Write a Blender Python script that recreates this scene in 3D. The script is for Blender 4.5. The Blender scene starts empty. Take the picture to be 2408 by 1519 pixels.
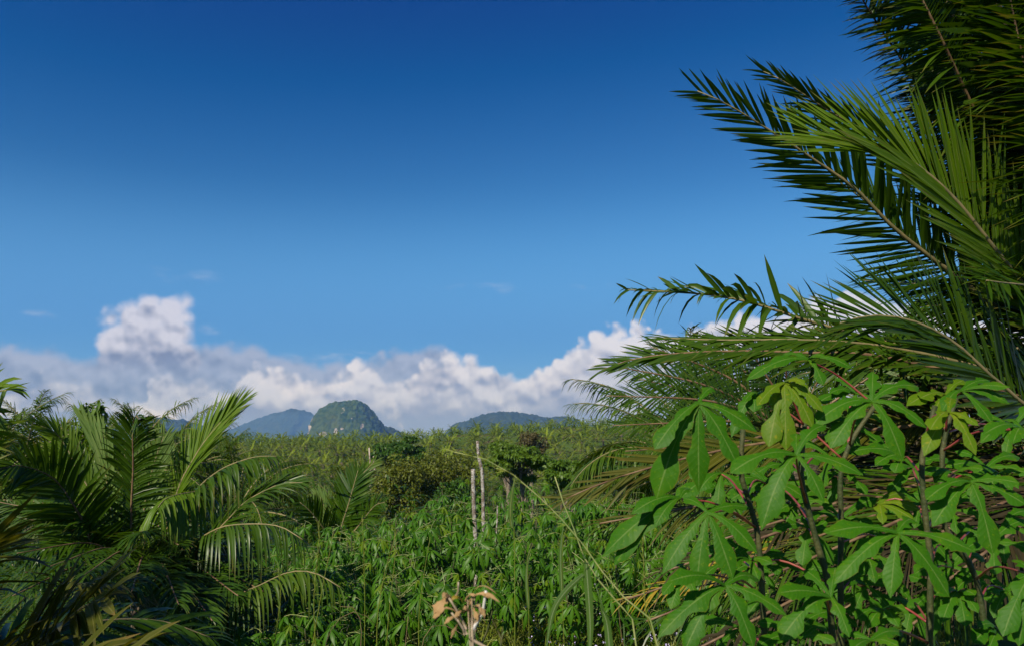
import bpy, math, random
import numpy as np
from mathutils import Vector, Matrix, noise as mnoise

S = bpy.context.scene
C = S.collection
R = math.radians
rng = np.random.default_rng(7)
random.seed(7)

# ------------------------------------------------------------------ camera, sky, sun, exposure
EYE = np.array([0.0, 0.0, 1.65])
F_PX, CX, CY, HORIZON = 1873.0, 1204.0, 759.5, 1050.0       # photograph measured on a 2408 px wide copy
TILT = math.atan((HORIZON - CY) / F_PX)
cam_data = bpy.data.cameras.new('camera')
cam_data.sensor_width = 36.0
cam_data.lens = 36.0 * F_PX / 2408.0
cam_data.clip_start = 0.05
cam_data.clip_end = 60000
cam_data.dof.use_dof = True
cam_data.dof.focus_distance = 6.0
cam_data.dof.aperture_fstop = 9.0
cam = bpy.data.objects.new('camera', cam_data)
cam.location = EYE
cam.rotation_euler = (R(90) + TILT, 0, 0)
C.objects.link(cam)
S.camera = cam
S.view_settings.view_transform = 'Standard'
S.view_settings.look = 'None'
S.view_settings.gamma = 1.0
S.view_settings.use_curve_mapping = False
EXPOSURE = 0.35
S.view_settings.exposure = EXPOSURE
S.cycles.max_bounces = 8
S.cycles.transparent_max_bounces = 8
S.cycles.transmission_bounces = 6
S.cycles.volume_bounces = 0
S.cycles.volume_step_rate = 4.0
S.cycles.caustics_reflective = False
S.cycles.caustics_refractive = False
S.cycles.sample_clamp_indirect = 4.0

SUN_EL, SUN_AZ = 41.0, 214.0          # azimuth clockwise from +Y (the view), so behind the camera and to its left
SUN_DIR = np.array([math.sin(R(SUN_AZ)) * math.cos(R(SUN_EL)), math.cos(R(SUN_AZ)) * math.cos(R(SUN_EL)), math.sin(R(SUN_EL))])
sun_data = bpy.data.lights.new('sun', 'SUN')
sun_data.energy = 4.7
sun_data.angle = R(0.53)
sun_data.color = (1.0, 0.90, 0.72)
sun = bpy.data.objects.new('sun', sun_data)
sun.rotation_euler = Vector(-SUN_DIR).to_track_quat('-Z', 'Y').to_euler()
sun.location = (0, 0, 30)
C.objects.link(sun)


def pix_angles(px, py):
    """azimuth and elevation of the direction a pixel of the photograph looks along"""
    v = np.array([(px - CX) / F_PX, 1.0, (CY - py) / F_PX])
    c, s = math.cos(TILT), math.sin(TILT)
    y, z = v[1] * c - v[2] * s, v[1] * s + v[2] * c
    return math.atan2(v[0], y), math.atan2(z, math.hypot(v[0], y))


def at(px, py, d):
    """point of the place seen at that pixel, d metres ahead"""
    v = np.array([(px - CX) / F_PX, 1.0, (CY - py) / F_PX])
    c, s = math.cos(TILT), math.sin(TILT)
    w = np.array([v[0], v[1] * c - v[2] * s, v[1] * s + v[2] * c])
    return EYE + w * (d / w[1])


# ---- world: Nishita sky with a bank of cumulus along the horizon
SKY_STRENGTH = 0.10
world = bpy.data.worlds.new('World')
S.world = world
world.use_nodes = True
wt = world.node_tree
wt.nodes.clear()


def wn(kind, **kw):
    n = wt.nodes.new(kind)
    for k, v in kw.items():
        setattr(n, k, v)
    return n


def wset(sock, v):
    if hasattr(v, 'is_output'):
        wt.links.new(v, sock)
    else:
        sock.default_value = v


def M(op, a, b=0.0, c=None, clamp=False):
    n = wn('ShaderNodeMath', operation=op, use_clamp=clamp)
    wset(n.inputs[0], a)
    wset(n.inputs[1], b)
    if c is not None:
        wset(n.inputs[2], c)
    return n.outputs[0]


def smooth(v, lo, hi):
    n = wn('ShaderNodeMapRange', interpolation_type='SMOOTHSTEP')
    wset(n.inputs[0], v)
    wset(n.inputs[1], lo)
    wset(n.inputs[2], hi)
    return n.outputs[0]


def mixc(f, a, b):
    n = wn('ShaderNodeMix', data_type='RGBA')
    wset(n.inputs[0], f)
    wset(n.inputs[6], a)
    wset(n.inputs[7], b)
    return n.outputs[2]


sky = wn('ShaderNodeTexSky', sky_type='NISHITA', sun_disc=False, sun_elevation=R(SUN_EL), sun_rotation=R(SUN_AZ),
         altitude=300.0, air_density=1.0, dust_density=0.35, ozone_density=2.5)
skyg = wn('ShaderNodeGamma')
wt.links.new(sky.outputs[0], skyg.inputs[0])
skyg.inputs[1].default_value = 1.55
skym = wn('ShaderNodeMix', data_type='RGBA', blend_type='MULTIPLY')
skym.inputs[0].default_value = 1.0
wt.links.new(skyg.outputs[0], skym.inputs[6])
skym.inputs[7].default_value = (0.55 * 0.72 * 0.73, 0.72 * 0.76 * 0.73, 0.72 * 0.66 * 0.73, 1)
skys = wn('ShaderNodeMix', data_type='RGBA', blend_type='SUBTRACT')
skys.inputs[0].default_value = 1.0
wt.links.new(skym.outputs[2], skys.inputs[6])
skys.inputs[7].default_value = (0.33, 0.45, -0.2, 1)             # a clear, deep tropical blue overhead
skyc = wn('ShaderNodeMix', data_type='RGBA', blend_type='LIGHTEN')
skyc.inputs[0].default_value = 1.0
wt.links.new(skys.outputs[2], skyc.inputs[6])
skyc.inputs[7].default_value = (0.012, 0.10, 0.6, 1)
sky_col = skyc.outputs[2]

tc = wn('ShaderNodeTexCoord')
sep = wn('ShaderNodeSeparateXYZ')
wt.links.new(tc.outputs['Generated'], sep.inputs[0])
az = M('ARCTAN2', sep.outputs[0], sep.outputs[1])
el = M('ARCSINE', sep.outputs[2])


def wnoise(scale, detail=5.0, rough=0.55, offset=(0, 0, 0), stretch=(1, 1, 1)):
    m = wn('ShaderNodeMapping')
    wt.links.new(tc.outputs['Generated'], m.inputs[0])
    m.inputs[1].default_value = offset
    m.inputs[3].default_value = stretch
    n = wn('ShaderNodeTexNoise')
    wt.links.new(m.outputs[0], n.inputs['Vector'])
    n.inputs['Scale'].default_value = scale
    n.inputs['Detail'].default_value = detail
    n.inputs['Roughness'].default_value = rough
    return n


def wvor(scale, offset=(0, 0, 0)):
    m = wn('ShaderNodeMapping')
    wt.links.new(tc.outputs['Generated'], m.inputs[0])
    m.inputs[1].default_value = offset
    n = wn('ShaderNodeTexVoronoi', feature='SMOOTH_F1')
    wt.links.new(m.outputs[0], n.inputs['Vector'])
    n.inputs['Scale'].default_value = scale
    n.inputs['Detail'].default_value = 2.0
    n.inputs['Roughness'].default_value = 0.5
    n.inputs['Smoothness'].default_value = 0.6
    return n.outputs['Distance']


warp = wnoise(13.0, 5.0, 0.55)
wsep = wn('ShaderNodeSeparateColor')
wt.links.new(warp.outputs['Color'], wsep.inputs[0])
wx = M('SUBTRACT', wsep.outputs[0], 0.5)
wy = M('SUBTRACT', wsep.outputs[1], 0.5)
puff = M('SUBTRACT', 0.45, wvor(34.0))                    # rounded billows
fine = M('SUBTRACT', wnoise(60.0, 6.0, 0.6).outputs['Fac'], 0.5)
body = M('SUBTRACT', wnoise(15.0, 2.5, 0.45, (0, 0, 0), (1, 1, 1.3)).outputs['Fac'], 0.5)
body_up = M('SUBTRACT', wnoise(15.0, 2.5, 0.45, (0.004, 0, 0.020), (1, 1, 1.3)).outputs['Fac'], 0.5)
relief = M('SUBTRACT', body, body_up)
puff_up = M('SUBTRACT', 0.45, wvor(34.0, (0.003, 0, 0.008)))
prelief = M('SUBTRACT', puff, puff_up)
detail = M('SUBTRACT', wnoise(42.0, 5.0, 0.55).outputs['Fac'], 0.5)
soft = M('SUBTRACT', wnoise(9.0, 3.0, 0.5, (3.1, 1.7, 0.4)).outputs['Fac'], 0.5)

AZ0, AZ1, EL0, EL1 = -0.75, 0.75, 0.0, 0.30


def curve_of(points, as_height=True):
    n = wn('ShaderNodeFloatCurve')
    cv = n.mapping.curves[0]
    pts = []
    for px, v in points:
        if as_height:
            a, e = pix_angles(px, v)
            pts.append(((a - AZ0) / (AZ1 - AZ0), (e - EL0) / (EL1 - EL0)))
        else:
            a, e = pix_angles(px, 900)
            pts.append(((a - AZ0) / (AZ1 - AZ0), v))
    pts = [(0.0, pts[0][1])] + pts + [(1.0, pts[-1][1])]
    while len(cv.points) < len(pts):
        cv.points.new(0.5, 0.5)
    for p, q in zip(cv.points, pts):
        p.location = q
        p.handle_type = 'AUTO_CLAMPED'
    n.mapping.use_clip = False
    n.mapping.update()
    return n


def lookup(curve, a, as_height=True):
    t = M('DIVIDE', M('SUBTRACT', a, AZ0), AZ1 - AZ0, clamp=True)
    wset(curve.inputs['Value'], t)
    v = curve.outputs[0]
    return M('MULTIPLY_ADD', v, EL1 - EL0, EL0) if as_height else v


def disp(r, g, b):
    """a sky or cloud radiance given by the sRGB value it should show"""
    f = [((c / 255.0 + 0.055) / 1.055) ** 2.4 if c > 10 else c / 255.0 / 12.92 for c in (r, g, b)]
    k = 1.0 / (2 ** EXPOSURE) / SKY_STRENGTH
    return (f[0] * k, f[1] * k, f[2] * k, 1)


def blob_height(blobs, a2, e2):
    """height above the rim of a heap of round billows (negative outside), blobs as (px, py, radius) of the photograph"""
    h = None
    for px, py, rad in blobs:
        a, e = pix_angles(px, py)
        dx = M('SUBTRACT', a2, a)
        dy = M('SUBTRACT', e2, e)
        d = M('SQRT', M('MULTIPLY_ADD', dx, dx, M('MULTIPLY', dy, dy)))
        v = M('SUBTRACT', rad / F_PX, d)
        h = v if h is None else M('SMOOTH_MAX', h, v, 0.006)
    return h


def cloud_layer(under, top_pts, warp_amt, puff_amt, fine_amt, edge, bright, grey, thick, rel_gain, lift=None, opac=1.0, base=None, blobs=None, soft_amt=0.6, grad=None, fade=None):
    a2 = M('MULTIPLY_ADD', wx, warp_amt * 1.4, az)
    a2 = M('MULTIPLY_ADD', puff, puff_amt * 1.2, a2)
    e2 = M('MULTIPLY_ADD', wy, -warp_amt, el)
    h = None
    if top_pts is not None:
        h = M('SUBTRACT', lookup(curve_of(top_pts), a2), e2)
    if blobs:
        hb = blob_height(blobs, a2, e2)
        h = hb if h is None else M('SMOOTH_MAX', h, hb, 0.006)
    h = M('MULTIPLY_ADD', puff, puff_amt, h)
    h = M('MULTIPLY_ADD', fine, fine_amt, h)
    alpha = smooth(h, -edge * 0.4, edge)
    if base is not None:
        b = M('MULTIPLY_ADD', wy, 0.05, M('SUBTRACT', el, base))
        alpha = M('MULTIPLY', alpha, smooth(M('MULTIPLY_ADD', soft, 0.06, b), -0.012, 0.016))
    if fade is not None:
        alpha = M('MULTIPLY', alpha, smooth(M('MULTIPLY_ADD', soft, 0.03, el), pix_angles(330, fade[1])[1], pix_angles(330, fade[0])[1]))
    alpha = M('MULTIPLY', alpha, opac)
    sh = M('SUBTRACT', 1.0, M('DIVIDE', h, thick), clamp=True)          # 1 near the sunlit rim, 0 deep inside
    sh = M('MULTIPLY_ADD', relief, rel_gain, sh)
    sh = M('MULTIPLY_ADD', body, 0.8, sh)
    sh = M('MULTIPLY_ADD', soft, soft_amt, sh)
    sh = M('MULTIPLY_ADD', prelief, 1.2, sh)
    sh = M('MULTIPLY_ADD', detail, 0.30, sh)
    if grad is not None:                                        # tops catch the sun, bases stay grey
        e_top, e_bot = pix_angles(*grad[0])[1], pix_angles(*grad[1])[1]
        sh = M('ADD', sh, M('MULTIPLY', M('SUBTRACT', M('DIVIDE', M('SUBTRACT', M('MULTIPLY_ADD', soft, 0.03, el), e_bot), e_top - e_bot), 0.55), grad[2]))
    if lift is not None:
        sh = M('MULTIPLY', sh, lookup(curve_of(lift, False), az, False))
    sh = M('ADD', sh, 0.0, clamp=True)
    col = mixc(sh, grey, bright)
    return mixc(alpha, under, col)


# pale air low over the horizon
haze_f = smooth(el, 0.13, 0.0)
sky_low = mixc(M('MULTIPLY', smooth(el, 0.33, 0.13), 0.92), sky_col, disp(86, 146, 210))
col = mixc(M('MULTIPLY', haze_f, 0.55), sky_low, disp(140, 174, 214))
TOP_BACK = [(-300, 900), (0, 900), (200, 930), (420, 940), (560, 880), (620, 856), (690, 866), (760, 870), (860, 862),
            (905, 890), (960, 872), (1000, 850), (1050, 838), (1110, 846), (1160, 862), (1180, 880), (1260, 862), (1330, 815),
            (1390, 795), (1450, 775), (1530, 768), (1570, 776), (1640, 755), (1760, 735), (1900, 705), (2000, 690), (2100, 705), (2408, 740)]
HEADS = [(622, 868, 24), (650, 872, 24), (828, 862, 24), (852, 876, 20), (1000, 866, 32), (1046, 852, 32), (1090, 858, 34), (1140, 872, 26), (1352, 812, 26), (1400, 798, 32), (1440, 788, 34), (1490, 782, 34), (1532, 776, 26),
         (1720, 756, 30), (1900, 724, 34), (2000, 712, 34)]
TOP_MID = [(-300, 800), (0, 798), (60, 800), (130, 812), (190, 826), (240, 812), (330, 800), (420, 800), (490, 795), (570, 802), (650, 818), (720, 834), (790, 840), (850, 840), (880, 828),
           (915, 812), (950, 806), (985, 802), (1035, 806), (1062, 840), (1100, 900), (1200, 900), (1300, 860), (1400, 845), (1500, 830), (1700, 815), (2000, 780), (2408, 800)]
TOWER = [(246, 752, 30), (262, 800, 50), (300, 752, 46), (345, 742, 48), (392, 735, 44), (424, 712, 28), (428, 748, 26), (405, 780, 44), (340, 810, 66), (240, 728, 14), (300, 860, 80), (390, 850, 70)]
TOP_FRONT = [(-300, 880), (0, 905), (100, 872), (200, 890), (300, 935), (340, 890), (400, 872), (520, 888), (600, 862), (660, 900), (740, 905), (800, 882),
             (880, 872), (1000, 900), (1080, 882), (1150, 892), (1260, 900), (1400, 872), (1800, 880), (2408, 880)]
# thin wisps
wisp_n = smooth(wnoise(30.0, 5.0, 0.6, (0, 0, 0), (1, 1, 3.0)).outputs['Fac'], 0.42, 0.75)
for px, py, rx, ry, op in [(440, 648, 80, 16, .30), (98, 744, 34, 10, .40), (1185, 680, 26, 14, .28), (1120, 676, 90, 6, .22), (1395, 672, 60, 7, .30), (760, 838, 90, 10, .55), (490, 775, 24, 14, .35), (840, 826, 40, 3, .4)]:
    a_, e_ = pix_angles(px, py)
    dx = M('DIVIDE', M('SUBTRACT', M('MULTIPLY_ADD', wx, 0.03, az), a_), rx / F_PX)
    dy = M('DIVIDE', M('SUBTRACT', M('MULTIPLY_ADD', wy, 0.02, el), e_), ry / F_PX)
    d2 = M('MULTIPLY_ADD', dx, dx, M('MULTIPLY', dy, dy))
    col = mixc(M('MULTIPLY', M('MULTIPLY', smooth(d2, 1.6, 0.0), wisp_n), op), col, disp(176, 192, 222))
col = cloud_layer(col, TOP_MID, 0.016, 0.014, 0.010, 0.012, disp(166, 176, 204), disp(124, 138, 170), 0.085, 1.2, None, 0.88)
col = cloud_layer(col, None, 0.012, 0.009, 0.010, 0.010, disp(206, 209, 229), disp(122, 136, 170), 0.060, 1.6, blobs=TOWER, soft_amt=0.8, grad=((330, 700), (330, 850), 0.85), fade=(815, 905))
col = cloud_layer(col, TOP_BACK, 0.018, 0.015, 0.013, 0.0085, disp(224, 223, 234), disp(138, 150, 182), 0.044, 2.6, None, 0.95, blobs=HEADS, soft_amt=1.5, grad=((1000, 820), (1000, 960), 0.5))
col = cloud_layer(col, TOP_FRONT, 0.034, 0.020, 0.012, 0.013, disp(206, 210, 227), disp(136, 148, 180), 0.055, 2.6, None, 0.80, base=0.036, soft_amt=1.0)
bg = wn('ShaderNodeBackground')
wt.links.new(col, bg.inputs[0])
bg.inputs[1].default_value = SKY_STRENGTH
wo = wn('ShaderNodeOutputWorld')
wt.links.new(bg.outputs[0], wo.inputs[0])


# ------------------------------------------------------------------ materials
def new_mat(name):
    m = bpy.data.materials.new(name)
    m.use_nodes = True
    m.node_tree.nodes.clear()
    return m


class NT:
    def __init__(s, mat):
        s.t = mat.node_tree

    def n(s, kind, **kw):
        n = s.t.nodes.new(kind)
        for k, v in kw.items():
            setattr(n, k, v)
        return n

    def put(s, sock, v):
        if hasattr(v, 'is_output'):
            s.t.links.new(v, sock)
        else:
            sock.default_value = v

    def math(s, op, a, b=0.0, clamp=False):
        n = s.n('ShaderNodeMath', operation=op, use_clamp=clamp)
        s.put(n.inputs[0], a)
        s.put(n.inputs[1], b)
        return n.outputs[0]

    def mix(s, f, a, b, mode='MIX'):
        n = s.n('ShaderNodeMix', data_type='RGBA', blend_type=mode)
        s.put(n.inputs[0], f)
        s.put(n.inputs[6], a)
        s.put(n.inputs[7], b)
        return n.outputs[2]

    def noise(s, scale, detail=4, rough=0.55, coord='Object'):
        t = s.n('ShaderNodeTexCoord')
        n = s.n('ShaderNodeTexNoise')
        s.t.links.new(t.outputs[coord], n.inputs['Vector'])
        n.inputs['Scale'].default_value = scale
        n.inputs['Detail'].default_value = detail
        n.inputs['Roughness'].default_value = rough
        return n.outputs['Fac']

    def ramp(s, v, lo, hi):
        n = s.n('ShaderNodeMapRange', interpolation_type='SMOOTHSTEP')
        s.put(n.inputs[0], v)
        s.put(n.inputs[1], lo)
        s.put(n.inputs[2], hi)
        return n.outputs[0]


def rgb(r, g, b):
    return (r, g, b, 1)


def leaf_mat(name, dark, light, rib, tip=None, rough=0.4, trans=0.3, spec=0.5, rib_w=0.86, veins=False, back=None):
    """foliage: 'lf' colour attribute carries midrib distance, distance along the leaf and a tint per leaf (random, but carrying shade in far crowns)"""
    m = new_mat(name)
    t = NT(m)
    at_ = t.n('ShaderNodeAttribute', attribute_name='lf')
    sp = t.n('ShaderNodeSeparateColor')
    t.t.links.new(at_.outputs['Color'], sp.inputs[0])
    oi = t.n('ShaderNodeObjectInfo')
    tint = t.math('ADD', t.math('MULTIPLY', sp.outputs[2], 0.7), t.math('MULTIPLY', oi.outputs['Random'], 0.3))
    c = t.mix(tint, rgb(*dark), rgb(*light))
    blot = t.noise(9.0, 4)
    c = t.mix(t.math('MULTIPLY', t.ramp(blot, 0.5, 0.75), 0.35), c, rgb(light[0] * 1.4, light[1] * 1.15, light[2]))
    if tip is not None:
        k = t.math('MULTIPLY', t.ramp(sp.outputs[1], 0.72, 1.0), t.ramp(tint, 0.3, 0.9))
        c = t.mix(k, c, rgb(*tip))
    bump_h = None
    if veins:
        # side veins: chevrons that run off the midrib
        v = t.math('ADD', t.math('MULTIPLY', sp.outputs[1], 1.0), t.math('MULTIPLY', sp.outputs[0], 0.10))
        w = t.math('SINE', t.math('MULTIPLY', v, 85.0))
        vein = t.ramp(w, 0.86, 1.0)
        c = t.mix(t.math('MULTIPLY', vein, 0.10), c, rgb(*rib))
        bump_h = t.math('ADD', t.math('MULTIPLY', w, 0.10), t.noise(60.0, 3))
        yel = t.ramp(t.noise(16.0, 5, 0.6), 0.50, 0.72)
        c = t.mix(t.math('MULTIPLY', yel, 0.45), c, rgb(light[0] * 1.9, light[1] * 1.15, light[2]))
        spots = t.ramp(t.noise(120.0, 3, 0.6), 0.60, 0.70)
        c = t.mix(t.math('MULTIPLY', spots, 0.6), c, rgb(light[0] * 2.6, light[1] * 1.35, light[2]))
        edge = t.math('MULTIPLY', t.ramp(sp.outputs[0], 0.10, 0.0), t.ramp(t.noise(22.0, 4), 0.45, 0.62))
        c = t.mix(t.math('MULTIPLY', edge, 0.8), c, rgb(0.16, 0.15, 0.015))
        brown = t.ramp(t.noise(34.0, 3, 0.5), 0.72, 0.76)
        c = t.mix(t.math('MULTIPLY', brown, 0.7), c, rgb(0.11, 0.075, 0.02))
    r = t.ramp(sp.outputs[0], rib_w, 1.0)
    c = t.mix(t.math('MULTIPLY', r, 0.75), c, rgb(*rib))
    p = t.n('ShaderNodeBsdfPrincipled')
    t.put(p.inputs['Base Color'], c)
    t.put(p.inputs['Roughness'], t.math('ADD', rough - 0.08, t.math('MULTIPLY', t.noise(25.0, 3), 0.16)))
    p.inputs['Specular IOR Level'].default_value = spec
    if bump_h is not None:
        b = t.n('ShaderNodeBump')
        b.inputs['Strength'].default_value = 0.25
        b.inputs['Distance'].default_value = 0.004
        t.put(b.inputs['Height'], bump_h)
        t.t.links.new(b.outputs[0], p.inputs['Normal'])
    tr = t.n('ShaderNodeBsdfTranslucent')
    t.put(tr.inputs[0], t.mix(1.0, c, rgb(1.5, 1.35, 0.5), 'MULTIPLY'))
    mx = t.n('ShaderNodeMixShader')
    mx.inputs[0].default_value = trans
    t.t.links.new(p.outputs[0], mx.inputs[1])
    t.t.links.new(tr.outputs[0], mx.inputs[2])
    o = t.n('ShaderNodeOutputMaterial')
    t.t.links.new(mx.outputs[0], o.inputs[0])
    return m


def plain_mat(name, a, b, scale=8.0, rough=0.7, lo=0.4, hi=0.6, bump=0.0, c3=None, scale3=30.0, lo3=0.55, hi3=0.65, spec=0.3):
    m = new_mat(name)
    t = NT(m)
    c = t.mix(t.ramp(t.noise(scale, 6), lo, hi), rgb(*a), rgb(*b))
    if c3 is not None:
        c = t.mix(t.ramp(t.noise(scale3, 5), lo3, hi3), c, rgb(*c3))
    p = t.n('ShaderNodeBsdfPrincipled')
    t.put(p.inputs['Base Color'], c)
    p.inputs['Roughness'].default_value = rough
    p.inputs['Specular IOR Level'].default_value = spec
    if bump:
        bn = t.n('ShaderNodeBump')
        bn.inputs['Strength'].default_value = bump
        bn.inputs['Distance'].default_value = 0.02
        t.put(bn.inputs['Height'], t.noise(scale * 4, 6))
        t.t.links.new(bn.outputs[0], p.inputs['Normal'])
    o = t.n('ShaderNodeOutputMaterial')
    t.t.links.new(p.outputs[0], o.inputs[0])
    return m


MAT = {
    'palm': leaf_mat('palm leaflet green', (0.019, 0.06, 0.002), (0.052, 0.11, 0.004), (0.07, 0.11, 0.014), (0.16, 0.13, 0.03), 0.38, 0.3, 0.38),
    'palm_lit': leaf_mat('palm leaflet sunlit green', (0.065, 0.145, 0.004), (0.12, 0.205, 0.008), (0.28, 0.30, 0.10), (0.16, 0.14, 0.04), 0.42, 0.38, 0.3),  # lighter copy of the palm green, with sunlight put into the colour
    'palm_pale': leaf_mat('palm spear pale green', (0.10, 0.19, 0.035), (0.17, 0.26, 0.06), (0.28, 0.30, 0.12), None, 0.4, 0.35, 0.4),
    'palm_olive': leaf_mat('palm leaflet olive', (0.04, 0.056, 0.005), (0.095, 0.098, 0.009), (0.22, 0.20, 0.06), (0.18, 0.11, 0.03), 0.42, 0.32, 0.3),
    'palm_dry': leaf_mat('dry palm leaflet', (0.016, 0.014, 0.004), (0.046, 0.034, 0.011), (0.18, 0.14, 0.07), (0.16, 0.12, 0.06), 0.6, 0.15, 0.3),
    'palm_yellow': leaf_mat('yellowing palm leaflet', (0.16, 0.13, 0.015), (0.34, 0.24, 0.02), (0.34, 0.28, 0.06), (0.22, 0.14, 0.03), 0.5, 0.25, 0.3),
    'palm_mid': leaf_mat('mature palm leaflet', (0.034, 0.082, 0.003), (0.085, 0.145, 0.008), (0.10, 0.15, 0.04), (0.13, 0.12, 0.03), 0.46, 0.3, 0.25),
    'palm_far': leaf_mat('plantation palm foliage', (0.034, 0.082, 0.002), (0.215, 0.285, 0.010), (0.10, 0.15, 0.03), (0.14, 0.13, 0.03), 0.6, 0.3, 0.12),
    'cassava_big': leaf_mat('broad cassava leaf', (0.024, 0.112, 0.002), (0.048, 0.165, 0.004), (0.16, 0.25, 0.06), None, 0.5, 0.36, 0.16, 0.90, True),
    'cassava_young': leaf_mat('young cassava leaf', (0.075, 0.16, 0.003), (0.115, 0.205, 0.006), (0.24, 0.28, 0.07), None, 0.5, 0.38, 0.16, 0.90, True),
    'cassava': leaf_mat('cassava leaf', (0.022, 0.096, 0.002), (0.06, 0.165, 0.004), (0.15, 0.24, 0.05), None, 0.44, 0.32, 0.26, 0.88),
    'tree_olive': leaf_mat('olive bush foliage', (0.055, 0.085, 0.005), (0.13, 0.15, 0.012), (0.10, 0.12, 0.02), None, 0.5, 0.25, 0.3),
    'tree_dark': leaf_mat('dark tree foliage', (0.02, 0.066, 0.004), (0.05, 0.115, 0.008), (0.06, 0.11, 0.02), None, 0.5, 0.25, 0.3),
    'tree_bright': leaf_mat('bright feathery foliage', (0.045, 0.11, 0.006), (0.11, 0.185, 0.012), (0.10, 0.18, 0.02), None, 0.5, 0.32, 0.3),
    'tree_red': leaf_mat('reddish thin foliage', (0.05, 0.05, 0.014), (0.105, 0.085, 0.028), (0.12, 0.09, 0.04), None, 0.6, 0.2, 0.2),
    'grass': leaf_mat('grass blade', (0.11, 0.18, 0.015), (0.26, 0.3, 0.045), (0.20, 0.26, 0.09), (0.26, 0.20, 0.09), 0.45, 0.3, 0.4),
    'grass_dry': leaf_mat('dry grass', (0.16, 0.11, 0.055), (0.30, 0.22, 0.12), (0.30, 0.24, 0.14), None, 0.6, 0.2, 0.2),
    'blade': leaf_mat('broad grass blade', (0.055, 0.120, 0.020), (0.085, 0.160, 0.028), (0.30, 0.36, 0.20), None, 0.4, 0.35, 0.4, 0.80),
    'dead_leaf': leaf_mat('dead curled leaf', (0.30, 0.17, 0.07), (0.46, 0.31, 0.15), (0.40, 0.28, 0.13), None, 0.6, 0.2, 0.2),
    'rachis': plain_mat('palm rachis', (0.17, 0.15, 0.07), (0.24, 0.19, 0.09), 12, 0.5),
    'rachis_pink': plain_mat('palm rachis brown', (0.13, 0.075, 0.045), (0.20, 0.13, 0.07), 12, 0.5),
    'trunk': plain_mat('palm trunk', (0.06, 0.045, 0.03), (0.14, 0.11, 0.075), 9, 0.85, bump=0.6),
    'bark': plain_mat('tree bark', (0.10, 0.08, 0.055), (0.22, 0.18, 0.13), 6, 0.85, bump=0.5),
    'stem': plain_mat('cassava stem', (0.032, 0.046, 0.012), (0.070, 0.072, 0.024), 22, 0.6, bump=0.3),
    'petiole': plain_mat('red petiole', (0.20, 0.030, 0.030), (0.30, 0.075, 0.055), 16, 0.4, spec=0.5),
    'petiole_pale': plain_mat('pale petiole', (0.20, 0.26, 0.08), (0.30, 0.32, 0.12), 16, 0.5),
    'post': plain_mat('weathered wood', (0.20, 0.17, 0.14), (0.46, 0.44, 0.41), 26, 0.85, 0.40, 0.58, 0.8, (0.17, 0.125, 0.09), 34.0, 0.52, 0.60),
    'snag': plain_mat('bleached dead wood', (0.26, 0.19, 0.14), (0.48, 0.40, 0.33), 3, 0.85, bump=0.5),
    'flower': plain_mat('violet flower', (0.36, 0.30, 0.62), (0.55, 0.50, 0.78), 40, 0.7),
    'twig': plain_mat('dry twig', (0.26, 0.19, 0.12), (0.42, 0.34, 0.25), 20, 0.8),
    'twig_white': plain_mat('peeled twig', (0.55, 0.53, 0.50), (0.68, 0.66, 0.64), 30, 0.7),
}


# ------------------------------------------------------------------ mesh helpers
class Geo:
    def __init__(s):
        s.V, s.Q, s.c, s.m, s.n = [], [], [], [], 0

    def add(s, V, Q, col=None, mi=0):
        V = np.asarray(V, float).reshape(-1, 3)
        Q = np.asarray(Q, int).reshape(-1, 4)
        if col is None:
            col = np.tile((0.0, 0.5, 0.5), (len(V), 1))
        s.V.append(V)
        s.Q.append(Q + s.n)
        s.c.append(np.asarray(col, float).reshape(-1, 3))
        s.m.append(np.full(len(Q), mi))
        s.n += len(V)
        return s

    def arrays(s):
        return np.concatenate(s.V), np.concatenate(s.Q), np.concatenate(s.c), np.concatenate(s.m)

    def mesh(s, name, mats, origin=(0, 0, 0)):
        V, Q, c, m = s.arrays()
        return build_mesh(name, V - np.asarray(origin), Q, c, m, mats)


def build_mesh(name, V, Q, c, m, mats):
    me = bpy.data.meshes.new(name)
    me.vertices.add(len(V))
    me.vertices.foreach_set('co', V.astype(np.float32).ravel())
    me.loops.add(Q.size)
    me.loops.foreach_set('vertex_index', Q.astype(np.int32).ravel())
    me.polygons.add(len(Q))
    me.polygons.foreach_set('loop_start', np.arange(0, Q.size, 4, dtype=np.int32))
    for x in mats:
        me.materials.append(x)
    if m is not None and len(mats) > 1:
        me.polygons.foreach_set('material_index', m.astype(np.int32))
    me.polygons.foreach_set('use_smooth', np.ones(len(Q), dtype=bool))
    if c is not None:
        a = me.attributes.new('lf', 'FLOAT_COLOR', 'POINT')
        a.data.foreach_set('color', np.concatenate([c, np.ones((len(c), 1))], 1).astype(np.float32).ravel())
    me.update(calc_edges=True)
    return me


def link(name, me, parent=None, loc=(0, 0, 0)):
    o = bpy.data.objects.new(name, me)
    C.objects.link(o)
    o.location = loc
    if parent is not None:
        o.parent = parent
    return o


def tag(o, label=None, cat=None, group=None, kind=None):
    for k, v in (('label', label), ('category', cat), ('group', group), ('kind', kind)):
        if v:
            o[k] = v
    return o


def thing(name, loc, label, cat, group=None):
    o = bpy.data.objects.new(name, None)
    o.empty_display_size = 0.2
    C.objects.link(o)
    o.location = loc
    return tag(o, label, cat, group)


def norm(a):
    return a / np.maximum(np.linalg.norm(a, axis=-1, keepdims=True), 1e-9)


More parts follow.
